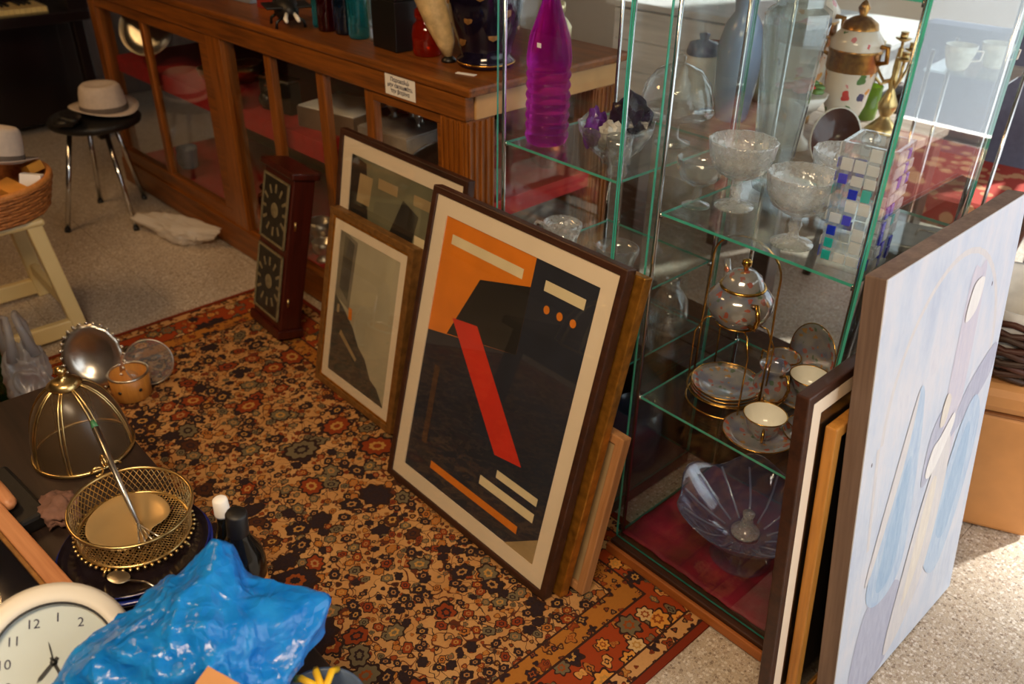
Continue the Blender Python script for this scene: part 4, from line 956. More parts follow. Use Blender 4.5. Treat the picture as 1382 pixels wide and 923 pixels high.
# ------------------------------------------------------------------ low dark table at left front
TZ = 0.45
tb = thing('low_table', 'low dark brown wooden table crowded with metalware', 'table', (-1.30, -0.02, 0))
MB().box(-0.66, 0.72, -0.44, 0.425, TZ - 0.03, TZ).build('tabletop', M_TABLE, tb, bevel=0.004)
MB().box(-0.62, 0.68, -0.40, 0.385, TZ - 0.10, TZ - 0.03).build('apron', M_TABLE, tb)
for x in (-0.60, 0.66):
    for y in (-0.38, 0.365): MB().box(x - 0.025, x + 0.025, y - 0.025, y + 0.025, 0.009, TZ - 0.03).build('leg', M_TABLE, tb, bevel=0.004)
# plates under the wire basket
PX, PY = -1.262, 0.268
for k, (r, lab, mt) in enumerate(((0.126, 'cobalt blue plate with pale rim line at the bottom of the stack', M_NAVY), (0.131, 'cobalt blue dish in the middle of the plate stack', M_NAVY), (0.125, 'dark painted plate directly beneath the gilt wire basket', M_NAVYDARK))):
    z0 = TZ + 0.0005 + k * 0.0135
    t = thing('ceramic_plate', lab, 'plate', (PX + 0.004 * k, PY, z0))
    lathe('dish', [(0, 0.004), (r * 0.55, 0.002), (r * 0.58, 0.0), (r * 0.62, 0.003), (r * 0.9, 0.012), (r, 0.020), (r, 0.023), (r * 0.88, 0.0165), (r * 0.6, 0.009), (0, 0.0085)], mt, t, 48)
    tube('rim_line', circ(r, 0.0215, 56), 0.0012, M_SILVER if k == 0 else M_NAVY, t, 6, True)
# gilt wire cake basket
WZ = TZ + 0.052
bk = thing('wire_basket', 'round gilt wire mesh cake basket with upright handle', 'basket', (-1.285, 0.282, WZ), (radians(-3), radians(4), 0))
R0, R1, HB = 0.094, 0.102, 0.060
tube('rim', circ(R1, HB, 56), 0.0030, M_BRASS, bk, 8, True)
tube('base_ring', circ(R0, 0.006, 56), 0.0032, M_BRASS, bk, 8, True)
mesh_ = MB()
NW = 60
for k in range(NW):
    for sgn in (1, -1):
        pts = []
        for q in range(5):
            f = q / 4; a = 2 * pi * k / NW + sgn * f * 2 * pi * 3.2 / NW; r_ = R0 + (R1 - R0) * f
            pts.append((r_ * cos(a), r_ * sin(a), 0.006 + (HB - 0.006) * f))
        mesh_.tube(pts, 0.0009, 4, cap=False)
mo = mesh_.build('side_mesh', M_BRASS, bk, smooth=True); mo['kind'] = 'stuff'
fm = MB()
for k in range(-16, 17):
    u = k * 0.0056; h_ = sqrt(max(0, R0 * R0 - u * u))
    for sgn in (1, -1):
        fm.tube([(u * 0.7071 - sgn * -h_ * 0.7071, u * 0.7071 * sgn + -h_ * 0.7071, 0.005), (u * 0.7071 - sgn * h_ * 0.7071, u * 0.7071 * sgn + h_ * 0.7071, 0.005)], 0.0009, 4, cap=False)
fo_ = fm.build('floor_mesh', M_BRASS, bk, smooth=True); fo_['kind'] = 'stuff'
beads = MB()
for k in range(54):
    a = 2 * pi * k / 54; beads.lathe([(0, -0.0035), (0.003, -0.0018), (0.0036, 0), (0.003, 0.0018), (0, 0.0035)], 6, (0.100 * cos(a), 0.100 * sin(a)))
bo = beads.build('bead_edge', M_BRASS, bk, smooth=True, loc=(0, 0, 0.004)); bo['kind'] = 'stuff'
for a in (0.6, 2.2, 3.8, 5.4): tube('foot', [(0.094 * cos(a), 0.094 * sin(a), 0.004), (0.106 * cos(a), 0.106 * sin(a), -0.003), (0.104 * cos(a), 0.104 * sin(a), -0.0075)], 0.0030, M_BRASS, bk, 8)
hp = [(-0.098, 0.000, HB), (-0.090, 0.0, 0.12), (-0.045, 0.0, 0.158), (0.045, 0.0, 0.158), (0.090, 0, 0.12), (0.098, 0, HB)]
for s in (-1, 1):
    tube('scroll', [(s * 0.006 * 0 - 0.105 + 0.0, s * (0.016 + 0.010 * cos(a)), HB + 0.012 + 0.010 * sin(a)) for a in [2 * pi * k / 16 for k in range(14)]], 0.0022, M_BRASS, bk, 6)
tube('scroll', [(-0.115 + 0.012 * cos(a), 0.0, HB + 0.022 + 0.012 * sin(a)) for a in [2 * pi * k / 16 for k in range(14)]], 0.0022, M_BRASS, bk, 6)
# tan heart-shaped lid and tongs lying in the basket
t = thing('metal_tray', 'smooth tan brass tray lying inside the wire basket', 'tray', (-1.295, 0.278, WZ + 0.011), (radians(2), radians(3), radians(30)))
lathe('tray', [(0, 0.004), (0.058, 0.003), (0.070, 0.009), (0.072, 0.008), (0.060, 0.0), (0, 0.0)], plain('satin_brass', C(200, 168, 116), 0.4, 0.6, 0.08, 10), t, 44, mod=lambda r, z_, a: r * (1 - 0.30 * max(0, cos(a)) ** 10))
t = thing('cake_server', 'slim silver cake server with green handle end propped in the basket', 'server', (-1.268, 0.285, WZ + 0.026))
hdir = Vector((-0.175, 0.015, 0.105))
tube('handle', [(0, 0, 0), tuple(hdir * 0.5), tuple(hdir)], [0.0045, 0.0055, 0.007], M_SILVER, t, 10)
tube('handle_end', [tuple(hdir), tuple(hdir * 1.08)], [0.007, 0.004], plain('green_handle', C(60, 120, 80), 0.4), t, 10)
for k in range(4): tube('tine', [(0, 0, 0), (0.030, -0.012 + 0.008 * k, -0.008), (0.050, -0.020 + 0.013 * k, -0.010)], 0.0018, M_SILVER, t, 6)
# spoon and brooch beneath the rim
t = thing('silver_spoon', 'small silver spoon lying on the painted plate edge', 'spoon', (-1.185, 0.215, TZ + 0.054), (0, 0, radians(30)))
lathe('bowl', [(0, 0.0), (0.010, 0.001), (0.014, 0.006), (0.0135, 0.0065), (0, 0.0025)], M_SILVER, t, 20, sx=1.5)
tube('stem', [(0.018, 0, 0.005), (0.05, 0.005, 0.006), (0.08, 0.0, 0.004)], 0.0018, M_SILVER, t, 6)
# brass wire dome
dm = thing('wire_cloche', 'brass wire food dome with knob standing on the table', 'cloche', (-1.655, 0.312, TZ + 0.001))
DR = 0.098
tube('base_ring', circ(DR, 0.006, 48), 0.004, M_BRASS, dm, 8, True)
for k in range(8):
    for off in (-0.03, 0.03):
        a = 2 * pi * k / 8 + 0.2 + off * (1)
        tube('rib', [(DR * cos(q) * cos(a + (0 if q < 0.2 else off * q)), DR * cos(q) * sin(a + (0 if q < 0.2 else off * q)), 0.006 + 0.165 * sin(q)) for q in [pi / 2 * i / 9 * 0.93 for i in range(10)]], 0.0022, M_BRASS, dm, 6)
gm = MB(); gm.lathe([(DR * 0.985 * cos(pi / 2 * i / 12), 0.006 + 0.162 * sin(pi / 2 * i / 12)) for i in range(12)], 48)
go = gm.build('gauze', glass('bronze_gauze', (0.74, 0.66, 0.56, 1), 0.05, 0.34, C(140, 116, 86), rough=0.3), dm, smooth=True)
lathe('top_plate', [(0.030, 0.163), (0.034, 0.168), (0.020, 0.178), (0.008, 0.182), (0.006, 0.190), (0.012, 0.198), (0.009, 0.206), (0, 0.209)], M_BRASS, dm, 28)
# pink cloth flower heap between dome and basket
blob('cloth_bundle', (-1.475, 0.205, TZ + 0.021), (0.045, 0.035, 0.024), plain('dusty_rose_cloth', C(120, 86, 72), 0.9, 0, 0.3, 40), 9, 0.4, 2, fold=0.3, flat=-0.020, label='dusty pink cloth bundle between the wire dome and wire basket', cat='cloth')
# framed picture lying on the table, and a loose wooden arm
t, r = picture('mirror_frame', 'wooden framed mirror lying flat on the low table', 'mirror', (-1.28, -0.145, TZ + 0.052), (-pi / 2 + radians(4), 0, radians(6)), 0.62, 0.29, 0.030, 0.026, M_PINE, 0, (M_OLDGOLD, 0.008), True, 0.008)
artwork(t, r, plain('dark_mirror', C(40, 36, 44), 0.08, 0.6, 0.1), [])
t = tag(MB().tube([(-1.72, 0.112, TZ + 0.05), (-1.56, 0.130, TZ + 0.05), (-1.512, 0.135, TZ + 0.05), (-1.50, 0.136, TZ + 0.05)], [0.016, 0.017, 0.015, 0.006], 12).build('walking_stick', M_PINE, smooth=True), 'round-ended pale wooden stick lying beside the framed mirror', 'stick')
tag(MB().box(-0.10, 0.10, -0.045, 0.045, 0, 0.034).build('spectacle_case', M_BLACKV, bevel=0.008, loc=(-1.56, 0.135, TZ + 0.0005), rot=(0, 0, radians(6))), 'flat black case beneath the pale wooden stick', 'case')
# white wall clock leaning on the mirror
clk_c = Vector((-1.015, 0.072, 0.575)); nrm = (Vector((0, 0, 1.6)) - clk_c).normalized(); nrm = (nrm + Vector((0.0, 0.10, 0.12))).normalized()
zax = nrm; xax = rt2 - zax * rt2.dot(zax); xax.normalize(); yax = zax.cross(xax)
R3 = Matrix((xax, yax, zax)).transposed()
t = thing('wall_clock', 'round white wall clock with black hands propped over the mirror', 'clock', clk_c, R3.to_euler())
M_CWHITE = plain('white_plastic_rim', C(228, 220, 204), 0.35, 0, 0.03, 6); M_FACE = plain('pale_blue_clock_face', C(206, 214, 212), 0.5, 0, 0.03, 6)
CR = 0.112
lathe('rim', [(CR * 0.70, 0.004), (CR * 0.72, 0.012), (CR * 0.78, 0.016), (CR * 0.92, 0.012), (CR, 0.0), (CR, -0.016), (CR * 0.9, -0.022), (0, -0.022)], M_CWHITE, t, 56)
lathe('inner_ring', [(CR * 0.70, 0.013), (CR * 0.715, 0.0145), (CR * 0.73, 0.0135)], M_BLACK, t, 56)
lathe('face', [(0, 0.003), (CR * 0.71, 0.003)], M_FACE, t, 56)
tw = radians(38)
for k in range(1, 13):
    a = pi / 2 - 2 * pi * k / 12 + tw
    text_mesh('numeral', str(k), 0.0185, M_INK, t, (CR * 0.545 * cos(a), CR * 0.545 * sin(a), 0.0034), (0, 0, radians(12)))
for ang, ln, wd in ((radians(-52), 0.042, 0.0042), (radians(-118), 0.032, 0.0052), (radians(116), 0.030, 0.0018)):
    o = MB().prism([(-0.008, -wd / 2), (ln * 0.8, -wd / 2), (ln, 0), (ln * 0.8, wd / 2), (-0.008, wd / 2)], 0.004, 0.005, 'xy').build('hand', M_BLACK, t); o.rotation_euler = (0, 0, ang)
lathe('hand_boss', [(0, 0.0065), (0.004, 0.0065), (0.005, 0.004)], M_BLACK, t, 16)
lathe('lens', [(0, 0.0125), (CR * 0.70, 0.0115)], G_PANE, t, 48)
# wine bottle
t = thing('wine_bottle', 'dark glass wine bottle with foil neck beside the blue bag', 'bottle', (-1.035, 0.360, TZ), (radians(-3), radians(3), 0)); t.scale = (1.15, 1.15, 1.04)
M_WINE = plain('near_black_glass', C(14, 14, 12), 0.12, 0, 0.1)
lathe('body', [(0, 0.004), (0.030, 0.0), (0.034, 0.004), (0.0345, 0.11), (0.030, 0.135), (0.017, 0.16), (0.014, 0.175)], M_WINE, t, 28)
lathe('foil', [(0.0145, 0.168), (0.0150, 0.170), (0.0150, 0.208), (0.0130, 0.212), (0, 0.212)], M_BLACKV, t, 24)
lathe('label', [(0.0350, 0.03), (0.0350, 0.085)], plain('orange_label', C(214, 130, 40), 0.6), t, 28)
t2 = thing('cork_bottle', 'slim dark bottle with white cap behind the wine bottle', 'bottle', (-1.085, 0.372, TZ))
lathe('body', [(0, 0.002), (0.020, 0.0), (0.022, 0.004), (0.022, 0.12), (0.012, 0.15), (0.010, 0.175), (0, 0.175)], M_WINE, t2, 24)
lathe('cap', [(0, 0.172), (0.0125, 0.172), (0.013, 0.176), (0.012, 0.204), (0.009, 0.207), (0, 0.207)], M_WHITE, t2, 20)
# blue carrier bag
def film(name, a, b):
    t_ = NT(name); v = t_.coord(); n1 = t_.noise(v, 26, 3, 0.6); n2 = t_.noise(t_.scalev(v, 1, 1, 0.5), 60, 2)
    h = t_.math('ADD', n1, t_.math('MULTIPLY', n2, 0.4)); ve = t_.n('ShaderNodeTexVoronoi', feature='DISTANCE_TO_EDGE'); t_.put(ve.inputs['Vector'], t_.vmath('ADD', v, t_.vmath('MULTIPLY', t_.noise(v, 18, 2, out=1), (0.05, 0.05, 0.05)))); ve.inputs['Scale'].default_value = 38; h = t_.math('SUBTRACT', t_.math('MULTIPLY', h, 0.8), t_.math('MULTIPLY', t_.math('MINIMUM', ve.outputs['Distance'], 0.35), 2.2))
    sh = t_.bsdf(t_.ramp(n1, [(0.3, a), (0.7, b)]), 0.22, 0, bump=h, bstr=0.7, bdist=0.004, **{'Coat Weight': 0.3, 'Coat Roughness': 0.12, 'Subsurface Weight': 0.0})
    tl = t_.n('ShaderNodeBsdfTranslucent'); tl.inputs[0].default_value = b
    mx = t_.n('ShaderNodeMixShader'); mx.inputs[0].default_value = 0.28; t_.t.links.new(sh, mx.inputs[1]); t_.t.links.new(tl.outputs[0], mx.inputs[2])
    return t_.done(mx.outputs[0])
M_BLUE = film('blue_carrier_film', C(16, 126, 222), C(40, 156, 242))
blob('blue_carrier_bag', (-0.885, 0.230, TZ + 0.096), (0.150, 0.125, 0.128), M_BLUE, 2, 0.14, 1.2, 6, fold=0.18, ffreq=1.5, crumple=0.20, cfreq=2.1, flat=-0.094,
     spikes=(((-0.055, 0.075, 0.125), 0.34, 16), ((0.05, 0.145, 0.06), 0.42, 16), ((-0.05, -0.15, 0.02), 0.6, 5)), label='bright blue plastic carrier bag bulging on the low table', cat='bag')
tag(MB().box(-0.045, 0.045, -0.036, 0.036, -0.02, 0.02).build('cardboard_box', plain('brown_cardboard', C(196, 140, 88), 0.8, 0, 0.06, 20), bevel=0.001, loc=(-0.742, 0.200, TZ + 0.178), rot=(radians(14), radians(10), radians(24))), 'brown cardboard box end sticking out of the blue bag', 'box')
t = thing('plastic_basin', 'blue-grey plastic basin behind the blue bag with yellow straps', 'basin', (-0.735, 0.330, TZ + 0.0005))
lathe('bowl', [(0, 0.004), (0.045, 0.0), (0.055, 0.05), (0.062, 0.075), (0.066, 0.077), (0.058, 0.05), (0.046, 0.008), (0, 0.010)], plain('slate_plastic', C(84, 100, 124), 0.35), t, 32)
M_YEL = plain('yellow_strap', C(236, 186, 30), 0.45)
for k, a in enumerate((2.2, 2.7, 3.2)): tube('strap', [(0.062 * cos(a), 0.062 * sin(a), 0.078), (0.045 * cos(a), 0.045 * sin(a), 0.095), (0.0, 0.01 * k, 0.085)], 0.0055, M_YEL, t, 6)

# silverware on the rug beyond the table
t = thing('silver_dish', 'oval silver dish with beaded scalloped edge standing upright', 'dish', (-2.60, 0.600, 0.125), (radians(78), 0, radians(58)))
lathe('dish', [(0, 0.0), (0.045, 0.0), (0.055, 0.006), (0.060, 0.016), (0.080, 0.022), (0.092, 0.020), (0.093, 0.023), (0.080, 0.026), (0.058, 0.020), (0.050, 0.008), (0, 0.004)], M_SILVER, t, 60, sy=1.18, mod=lambda r, z_, a: r * (1 + 0.03 * cos(14 * a)) if r > 0.085 else r)
bd = MB()
for k in range(28):
    a = 2 * pi * k / 28; bd.lathe([(0, -0.005), (0.005, -0.0025), (0.006, 0), (0.005, 0.0025), (0, 0.005)], 8, (0.094 * cos(a), 0.094 * 1.18 * sin(a)))
o = bd.build('bead_edge', M_SILVER, t, smooth=True, loc=(0, 0, 0.022)); o['kind'] = 'stuff'
t = thing('wooden_pot', 'ochre wooden pot with dark studs and silver rim', 'pot', (-2.475, 0.650, 0.009))
lathe('body', [(0, 0.002), (0.052, 0.0), (0.058, 0.004), (0.062, 0.085), (0.058, 0.086), (0.054, 0.012), (0, 0.010)], wood('ochre_turned_wood', C(166, 104, 40), C(202, 140, 64), 0.4, 2, 8), t, 36)
tube('rim', circ(0.060, 0.086, 40), 0.004, M_SILVER, t, 8, True)
for k in range(6):
    a = 2 * pi * k / 6 - 0.9; lathe('stud', [(0, 0.004), (0.005, 0.002), (0.006, 0)], M_BLACK, t, 10, loc=(0.0615 * cos(a), 0.0615 * sin(a), 0.045), rot=(0, pi / 2, a))
t = thing('glass_plate', 'clear glass plate propped upright behind the ochre pot', 'plate', (-2.515, 0.735, 0.082), (radians(72), 0, radians(62)))
lathe('dish', [(0, 0.0), (0.04, 0.001), (0.045, 0.006), (0.070, 0.010), (0.076, 0.014), (0.074, 0.016), (0.045, 0.010), (0, 0.004)], G_GREYG, t, 40)
tube('rim', circ(0.075, 0.015, 44), 0.002, M_SILVER, t, 6, True)
# carrier bag with a green bottle
t = thing('green_bottle', 'green glass bottle standing behind the translucent carrier bag', 'bottle', (-2.665, 0.345, 0.009))
lathe('body', [(0, 0.004), (0.036, 0.0), (0.040, 0.006), (0.040, 0.20), (0.030, 0.24), (0.015, 0.28), (0.015, 0.33), (0, 0.332)], G_GREENG, t, 28)
lathe('cap', [(0.0165, 0.325), (0.017, 0.33), (0.017, 0.352), (0, 0.354)], M_YEL, t, 16)
M_TBAG = glass('milky_film', (0.82, 0.82, 0.84, 1), 0.06, 0.45, C(190, 190, 196), rough=0.25, power=3)
bgp = thing('white_carrier_bag', 'translucent white carrier bag with handles beside the low table', 'bag', (-2.55, 0.395, 0.009))
blob('sack', (0, 0, 0.125), (0.072, 0.060, 0.125), M_TBAG, 14, 0.2, 1.6, 5, fold=0.35, ffreq=2.2, flat=-0.118, parent=bgp)
for s in (-1, 1): tube('handle', [(-0.02, s * 0.03, 0.22), (-0.035, s * 0.034, 0.30), (-0.03, s * 0.02, 0.345), (0.0, s * 0.012, 0.35), (0.015, s * 0.018, 0.30), (0.02, s * 0.03, 0.22)], [0.018, 0.012, 0.009, 0.009, 0.012, 0.018], M_TBAG, bgp, 8)

# ------------------------------------------------------------------ on the counter top
CZ = 1.0035
t = thing('metal_ornament', 'chunky black metal ornament with white tips on the counter edge', 'ornament', (-2.74, 1.505, CZ), (0, 0, radians(-20)))
lathe('body', [(0, -0.085), (0.026, -0.075), (0.038, -0.04), (0.042, 0.0), (0.034, 0.04), (0.020, 0.07), (0, 0.08)], M_BLACKV, t, 20, loc=(0, 0, 0.055), rot=(0, pi / 2, 0))
lathe('head', [(0, -0.03), (0.022, -0.022), (0.030, 0.0), (0.022, 0.022), (0, 0.03)], M_BLACKV, t, 18, loc=(-0.085, 0, 0.064))
MB().box(-0.05, 0.06, -0.075, 0.075, 0.062, 0.070).build('wing', M_BLACKV, t, bevel=0.003)
for x_ in (-0.04, 0.04):
    for y_ in (-0.03, 0.03): tube('leg', [(x_, y_ * 0.6, 0.04), (x_ * 1.2, y_ * 1.5, 0.02), (x_ * 1.2, y_ * 1.6, 0.0)], 0.005, M_BLACK, t, 8)
for y_ in (-0.022, 0.018): tube('tip', [(0.07, y_ * 0.6, 0.05), (0.09, y_, 0.036), (0.105, y_, 0.03)], [0.006, 0.008, 0.005], M_PORC, t, 10)
def bottle(name, label, x, y, r, h, mat, neck=0.35, cap=None):
    t = thing(name, label, 'bottle', (x, y, CZ)); hb = h * 0.62
    lathe('body', [(0, 0.004), (r * 0.9, 0.0), (r, 0.006), (r, hb), (r * 0.85, hb + h * 0.06), (r * neck, hb + h * 0.16), (r * neck, h * 0.96), (r * neck * 1.2, h * 0.97), (r * neck * 1.2, h), (0, h)], mat, t, 24)
    if cap: lathe('stopper', [(0, h), (r * neck, h), (r * neck * 1.3, h + 0.02), (0, h + 0.03)], cap, t, 16)
    return t
bottle('glass_bottle', 'slim teal glass bottle next to the black metal ornament', -2.655, 1.575, 0.022, 0.24, G_TEALG, 0.5)
bottle('glass_bottle', 'maroon glass bottle between the teal bottles', -2.585, 1.560, 0.030, 0.26, G_MAROON)
bottle('glass_bottle', 'dark blue glass bottle in the counter row', -2.505, 1.580, 0.036, 0.25, G_DKBLUE)
bottle('glass_bottle', 'square-shouldered teal glass bottle near the black box', -2.425, 1.575, 0.034, 0.22, G_TEALG)
bottle('glass_bottle', 'clear glass bottle with glass stopper at the end of the bottle row', -2.345, 1.60, 0.036, 0.20, G_CLEAR, 0.35, G_CLEAR)
bottle('glass_bottle', 'small pale green glass bottle tucked behind the clear one', -2.38, 1.70, 0.030, 0.16, G_LIME)
bottle('glass_bottle', 'tall blue glass bottle at the back of the bottle row', -2.56, 1.70, 0.036, 0.30, G_TEALG)
t = thing('black_box', 'upright black box with a blue glass dish on top of the counter', 'box', (-2.235, 1.585, CZ), (0, 0, radians(-4)))
MB().box(-0.065, 0.065, -0.05, 0.05, 0, 0.145).build('body', M_BLACK, t, bevel=0.003); MB().box(-0.067, 0.067, -0.052, 0.052, 0.145, 0.17).build('lid', M_BLACK, t, bevel=0.003)
t = thing('blue_glass_dish', 'shallow blue glass dish lying on the black box', 'dish', (-2.235, 1.585, CZ + 0.171))
lathe('dish', [(0, 0.003), (0.03, 0.0), (0.055, 0.012), (0.060, 0.018), (0.056, 0.018), (0.03, 0.006), (0, 0.007)], G_TEALG, t, 28)
t = thing('glass_lantern', 'red amber ribbed glass jar lantern beside the black box', 'lantern', (-2.100, 1.590, CZ))
lathe('body', [(0, 0.003), (0.036, 0.0), (0.042, 0.006), (0.044, 0.06), (0.040, 0.085), (0.028, 0.10), (0.028, 0.105)], G_AMBER, t, 28)
lathe('lid', [(0.032, 0.104), (0.034, 0.11), (0.034, 0.128), (0.022, 0.14), (0, 0.142)], G_AMBER, t, 28)
tube('wire_bail', [(0.034, 0, 0.112), (0.042, 0.0, 0.13), (0.03, 0, 0.150), (0, 0, 0.156), (-0.03, 0, 0.150), (-0.042, 0, 0.13), (-0.034, 0, 0.112)], 0.002, M_SILVER, t, 6)
t = thing('carved_horn', 'upright mottled ivory coloured horn with its point on the counter', 'horn', (-1.995, 1.585, CZ), (0, 0, radians(20)))
tube('horn', [(0, 0, 0.012), (-0.008, 0, 0.05), (-0.030, 0, 0.11), (-0.062, 0, 0.19), (-0.100, 0, 0.28)], [0.010, 0.026, 0.040, 0.048, 0.050], plain('mottled_ivory', C(206, 178, 128), 0.5, 0, 0.25, 40, 0.2), t, 18)
lathe('foot', [(0, 0.0), (0.022, 0.0), (0.022, 0.006), (0.012, 0.016), (0, 0.018)], M_BLACK, t, 18)
t = thing('painted_vase', 'black lacquer vase with gilt birds and a purple sheen', 'vase', (-1.895, 1.640, CZ))
lathe('body', [(0, 0.006), (0.075, 0.0), (0.082, 0.006), (0.082, 0.022), (0.070, 0.030), (0.078, 0.06), (0.098, 0.12), (0.108, 0.18), (0.100, 0.25), (0.07, 0.30), (0.05, 0.33), (0.06, 0.36), (0, 0.35)], plain('black_lacquer', C(18, 13, 30), 0.1, 0, 0.4, 20), t, 40)
tube('gilt_foot_ring', circ(0.083, 0.014, 44), 0.003, M_GOLDTRIM, t, 6, True)
for k in range(10):
    a = 3.6 + k * 0.36; zz = 0.06 + 0.17 * ((k * 0.37) % 1); rr = 0.079 + 0.03 * min(1, (zz - 0.06) / 0.12)
    lathe('gilt_motif', [(0, 0.0015), (0.010, 0.0012), (0.015, 0)], M_OLDGOLD, t, 7, loc=((rr + 0.0008) * cos(a), (rr + 0.0008) * sin(a), zz), rot=(0, pi / 2 - 0.2, a))
t = thing('gilt_bottle', 'small pale gilt scent bottle on the far counter corner', 'bottle', (-1.93, 1.985, CZ))
lathe('body', [(0, 0.002), (0.034, 0.0), (0.038, 0.006), (0.038, 0.06), (0.024, 0.08), (0.012, 0.09), (0.012, 0.10), (0.018, 0.104), (0.016, 0.13), (0, 0.134)], plain('pale_gilt', C(220, 206, 160), 0.2, 0.6, 0.1), t, 24)
tag(MB().box(-0.03, 0.03, -0.008, 0.008, 0, 0.0015).build('price_card', M_WHITE, loc=(-1.852, 1.525, CZ), rot=(0, 0, radians(18))), 'narrow white price card lying before the lacquer vase', 'card')
tag(MB().box(-0.05, 0.05, -0.02, 0.02, 0, 0.12).build('standing_book', plain('red_book_cloth', C(140, 34, 24), 0.7), bevel=0.002, loc=(-3.05, 1.62, CZ), rot=(0, 0, radians(10))), 'red book standing on the counter behind the black metal ornament', 'book')
tag(MB().box(-0.07, 0.07, -0.02, 0.02, 0, 0.10).build('standing_book', plain('grey_book_cloth', C(120, 124, 134), 0.7), bevel=0.002, loc=(-3.24, 1.62, CZ), rot=(0, 0, radians(4))), 'grey book standing on the counter beside the red book', 'book')

# ------------------------------------------------------------------ inside the counter
SZ = 0.6325
def plate_up(label, loc, rot, r, mat, name='silver_plate', cat='plate'):
    t = thing(name, label, cat, loc, rot)
    lathe('dish', [(0, 0.0), (r * 0.55, 0.0), (r * 0.65, 0.008), (r, 0.014), (r, 0.017), (r * 0.62, 0.012), (0, 0.004)], mat, t, 40)
    tube('rim', circ(r, 0.0155, 44), 0.003, mat, t, 6, True); return t
plate_up('silver plate propped upright at the dark end of the counter', (-4.06, 1.56, SZ + 0.155), (radians(62), 0, radians(40)), 0.125, M_SILVER)
mug('blue_enamel_mug', 'blue grey enamel mug on the counter shelf below the upright plate', -4.03, 1.62, 0.1305 + 0.0, 0.05, 0.10, plain('blue_enamel', C(110, 126, 150), 0.25), radians(300))
for k, (x, y, r, h) in enumerate(((-3.62, 1.62, 0.06, 0.05), (-3.50, 1.72, 0.07, 0.08))):
    t = thing('brass_bowl', ('low brass bowl behind the counter door', 'deeper brass bowl behind the counter door')[k], 'bowl', (x, y, SZ))
    lathe('bowl', [(0, 0.0), (r * 0.5, 0.0), (r * 0.9, h * 0.5), (r, h), (r * 0.96, h), (r * 0.85, h * 0.5), (0, 0.006)], M_BRASS, t, 28); tube('rim', circ(r * 0.98, h, 30), 0.003, M_BRASS, t, 6, True)
t = thing('folding_camera', 'black folding camera with chrome trim in the counter', 'camera', (-3.02, 1.60, SZ), (0, 0, radians(10)))
MB().box(-0.085, 0.085, -0.03, 0.03, 0, 0.12).build('body', M_BLACKV, t, bevel=0.006); MB().box(-0.087, 0.087, -0.032, 0.032, 0.12, 0.132).build('top_plate', M_CHROME, t, bevel=0.002)
lathe('lens', [(0, -0.06), (0.020, -0.06), (0.028, -0.05), (0.034, 0)], M_GUNMETAL, t, 24, loc=(0, -0.03, 0.06), rot=(-pi / 2, 0, 0)); MB().box(-0.05, 0.05, -0.034, -0.030, 0.095, 0.102).build('trim_strip', M_CHROME, t)
t = thing('copper_pot', 'polished copper pot with handle in the counter', 'pot', (-2.98, 1.53, 0.44))
t.location.z = 0.1305
lathe('body', [(0, 0.004), (0.07, 0.0), (0.10, 0.05), (0.11, 0.12), (0.095, 0.19), (0.075, 0.21), (0.085, 0.225), (0.08, 0.225), (0.07, 0.21), (0.09, 0.18), (0, 0.17)], M_COPPER, t, 36)
tube('handle', [(0.10, 0, 0.16), (0.16, 0, 0.17), (0.17, 0, 0.10), (0.10, 0, 0.08)], 0.007, M_BRASS, t, 8)
# papers on the shelf
for k, (x, y, w_, d_, rz, lab) in enumerate(((-2.70, 1.68, 0.28, 0.22, 12, 'open white booklet lying on a box in the counter'), (-2.36, 1.68, 0.24, 0.20, 6, 'worn grey card album in the counter'))):
    t = thing('paper_album', lab, 'album', (x, y, SZ), (0, 0, radians(rz)))
    MB().box(-w_ / 2, w_ / 2, -d_ / 2, d_ / 2, 0, 0.075).build('cover', plain('album_cover_%d' % k, (C(110, 88, 70), C(150, 138, 126))[k], 0.8), t, bevel=0.002)
    MB().box(-w_ / 2 + 0.005, w_ / 2 - 0.005, -d_ / 2 + 0.005, d_ / 2 - 0.005, 0.075, 0.079).build('page', (M_WHITE, plain('grey_page', C(170, 158, 148), 0.8))[k], t)
for k, (x, y, r) in enumerate(((-2.46, 1.72, 0.022), (-2.41, 1.76, 0.018), (-2.33, 1.74, 0.012), (-2.30, 1.70, 0.012))):
    t = thing('silver_cup', ('large', 'middling', 'slim', 'slimmest')[k] + ' silver cup standing on the grey album', 'cup', (x, y, SZ + 0.0795))
    lathe('cup', [(0, 0.0), (r, 0.0), (r * 0.5, 0.01), (r * 0.5, 0.02), (r, 0.035), (r * 1.1, 0.055), (r, 0.055), (0, 0.03)], M_SILVER, t, 20); tube('rim', circ(r * 1.05, 0.055, 22), 0.0015, M_SILVER, t, 6, True)
# silver heap low in the counter
plate_up('oval silver tray tilted at the right end of the counter', (-2.02, 1.60, SZ + 0.035), (radians(16), radians(8), 0), 0.135, M_SILVER, 'silver_tray', 'tray')
plate_up('small gilt silver salver beside the tilted tray', (-2.20, 1.62, SZ + 0.012), (radians(10), 0, 0), 0.075, M_BRASS, 'silver_tray', 'tray')
t = thing('silver_coffee_pot', 'grey pewter coffee pot behind the tilted tray', 'pot', (-2.13, 1.82, SZ))
lathe('body', [(0, 0.0), (0.04, 0.0), (0.05, 0.02), (0.055, 0.07), (0.04, 0.12), (0.03, 0.15), (0.035, 0.16), (0.01, 0.18), (0.008, 0.19), (0.012, 0.2), (0, 0.205)], M_SILVER, t, 28); tube('handle', [(0.045, 0, 0.13), (0.09, 0, 0.14), (0.09, 0, 0.06), (0.05, 0, 0.05)], 0.005, M_SILVER, t, 8)
random.seed(12)
heap = [(-2.77, 1.56), (-2.70, 1.52), (-2.62, 1.60), (-2.56, 1.53), (-2.72, 1.64), (-2.48, 1.62), (-2.42, 1.54)]
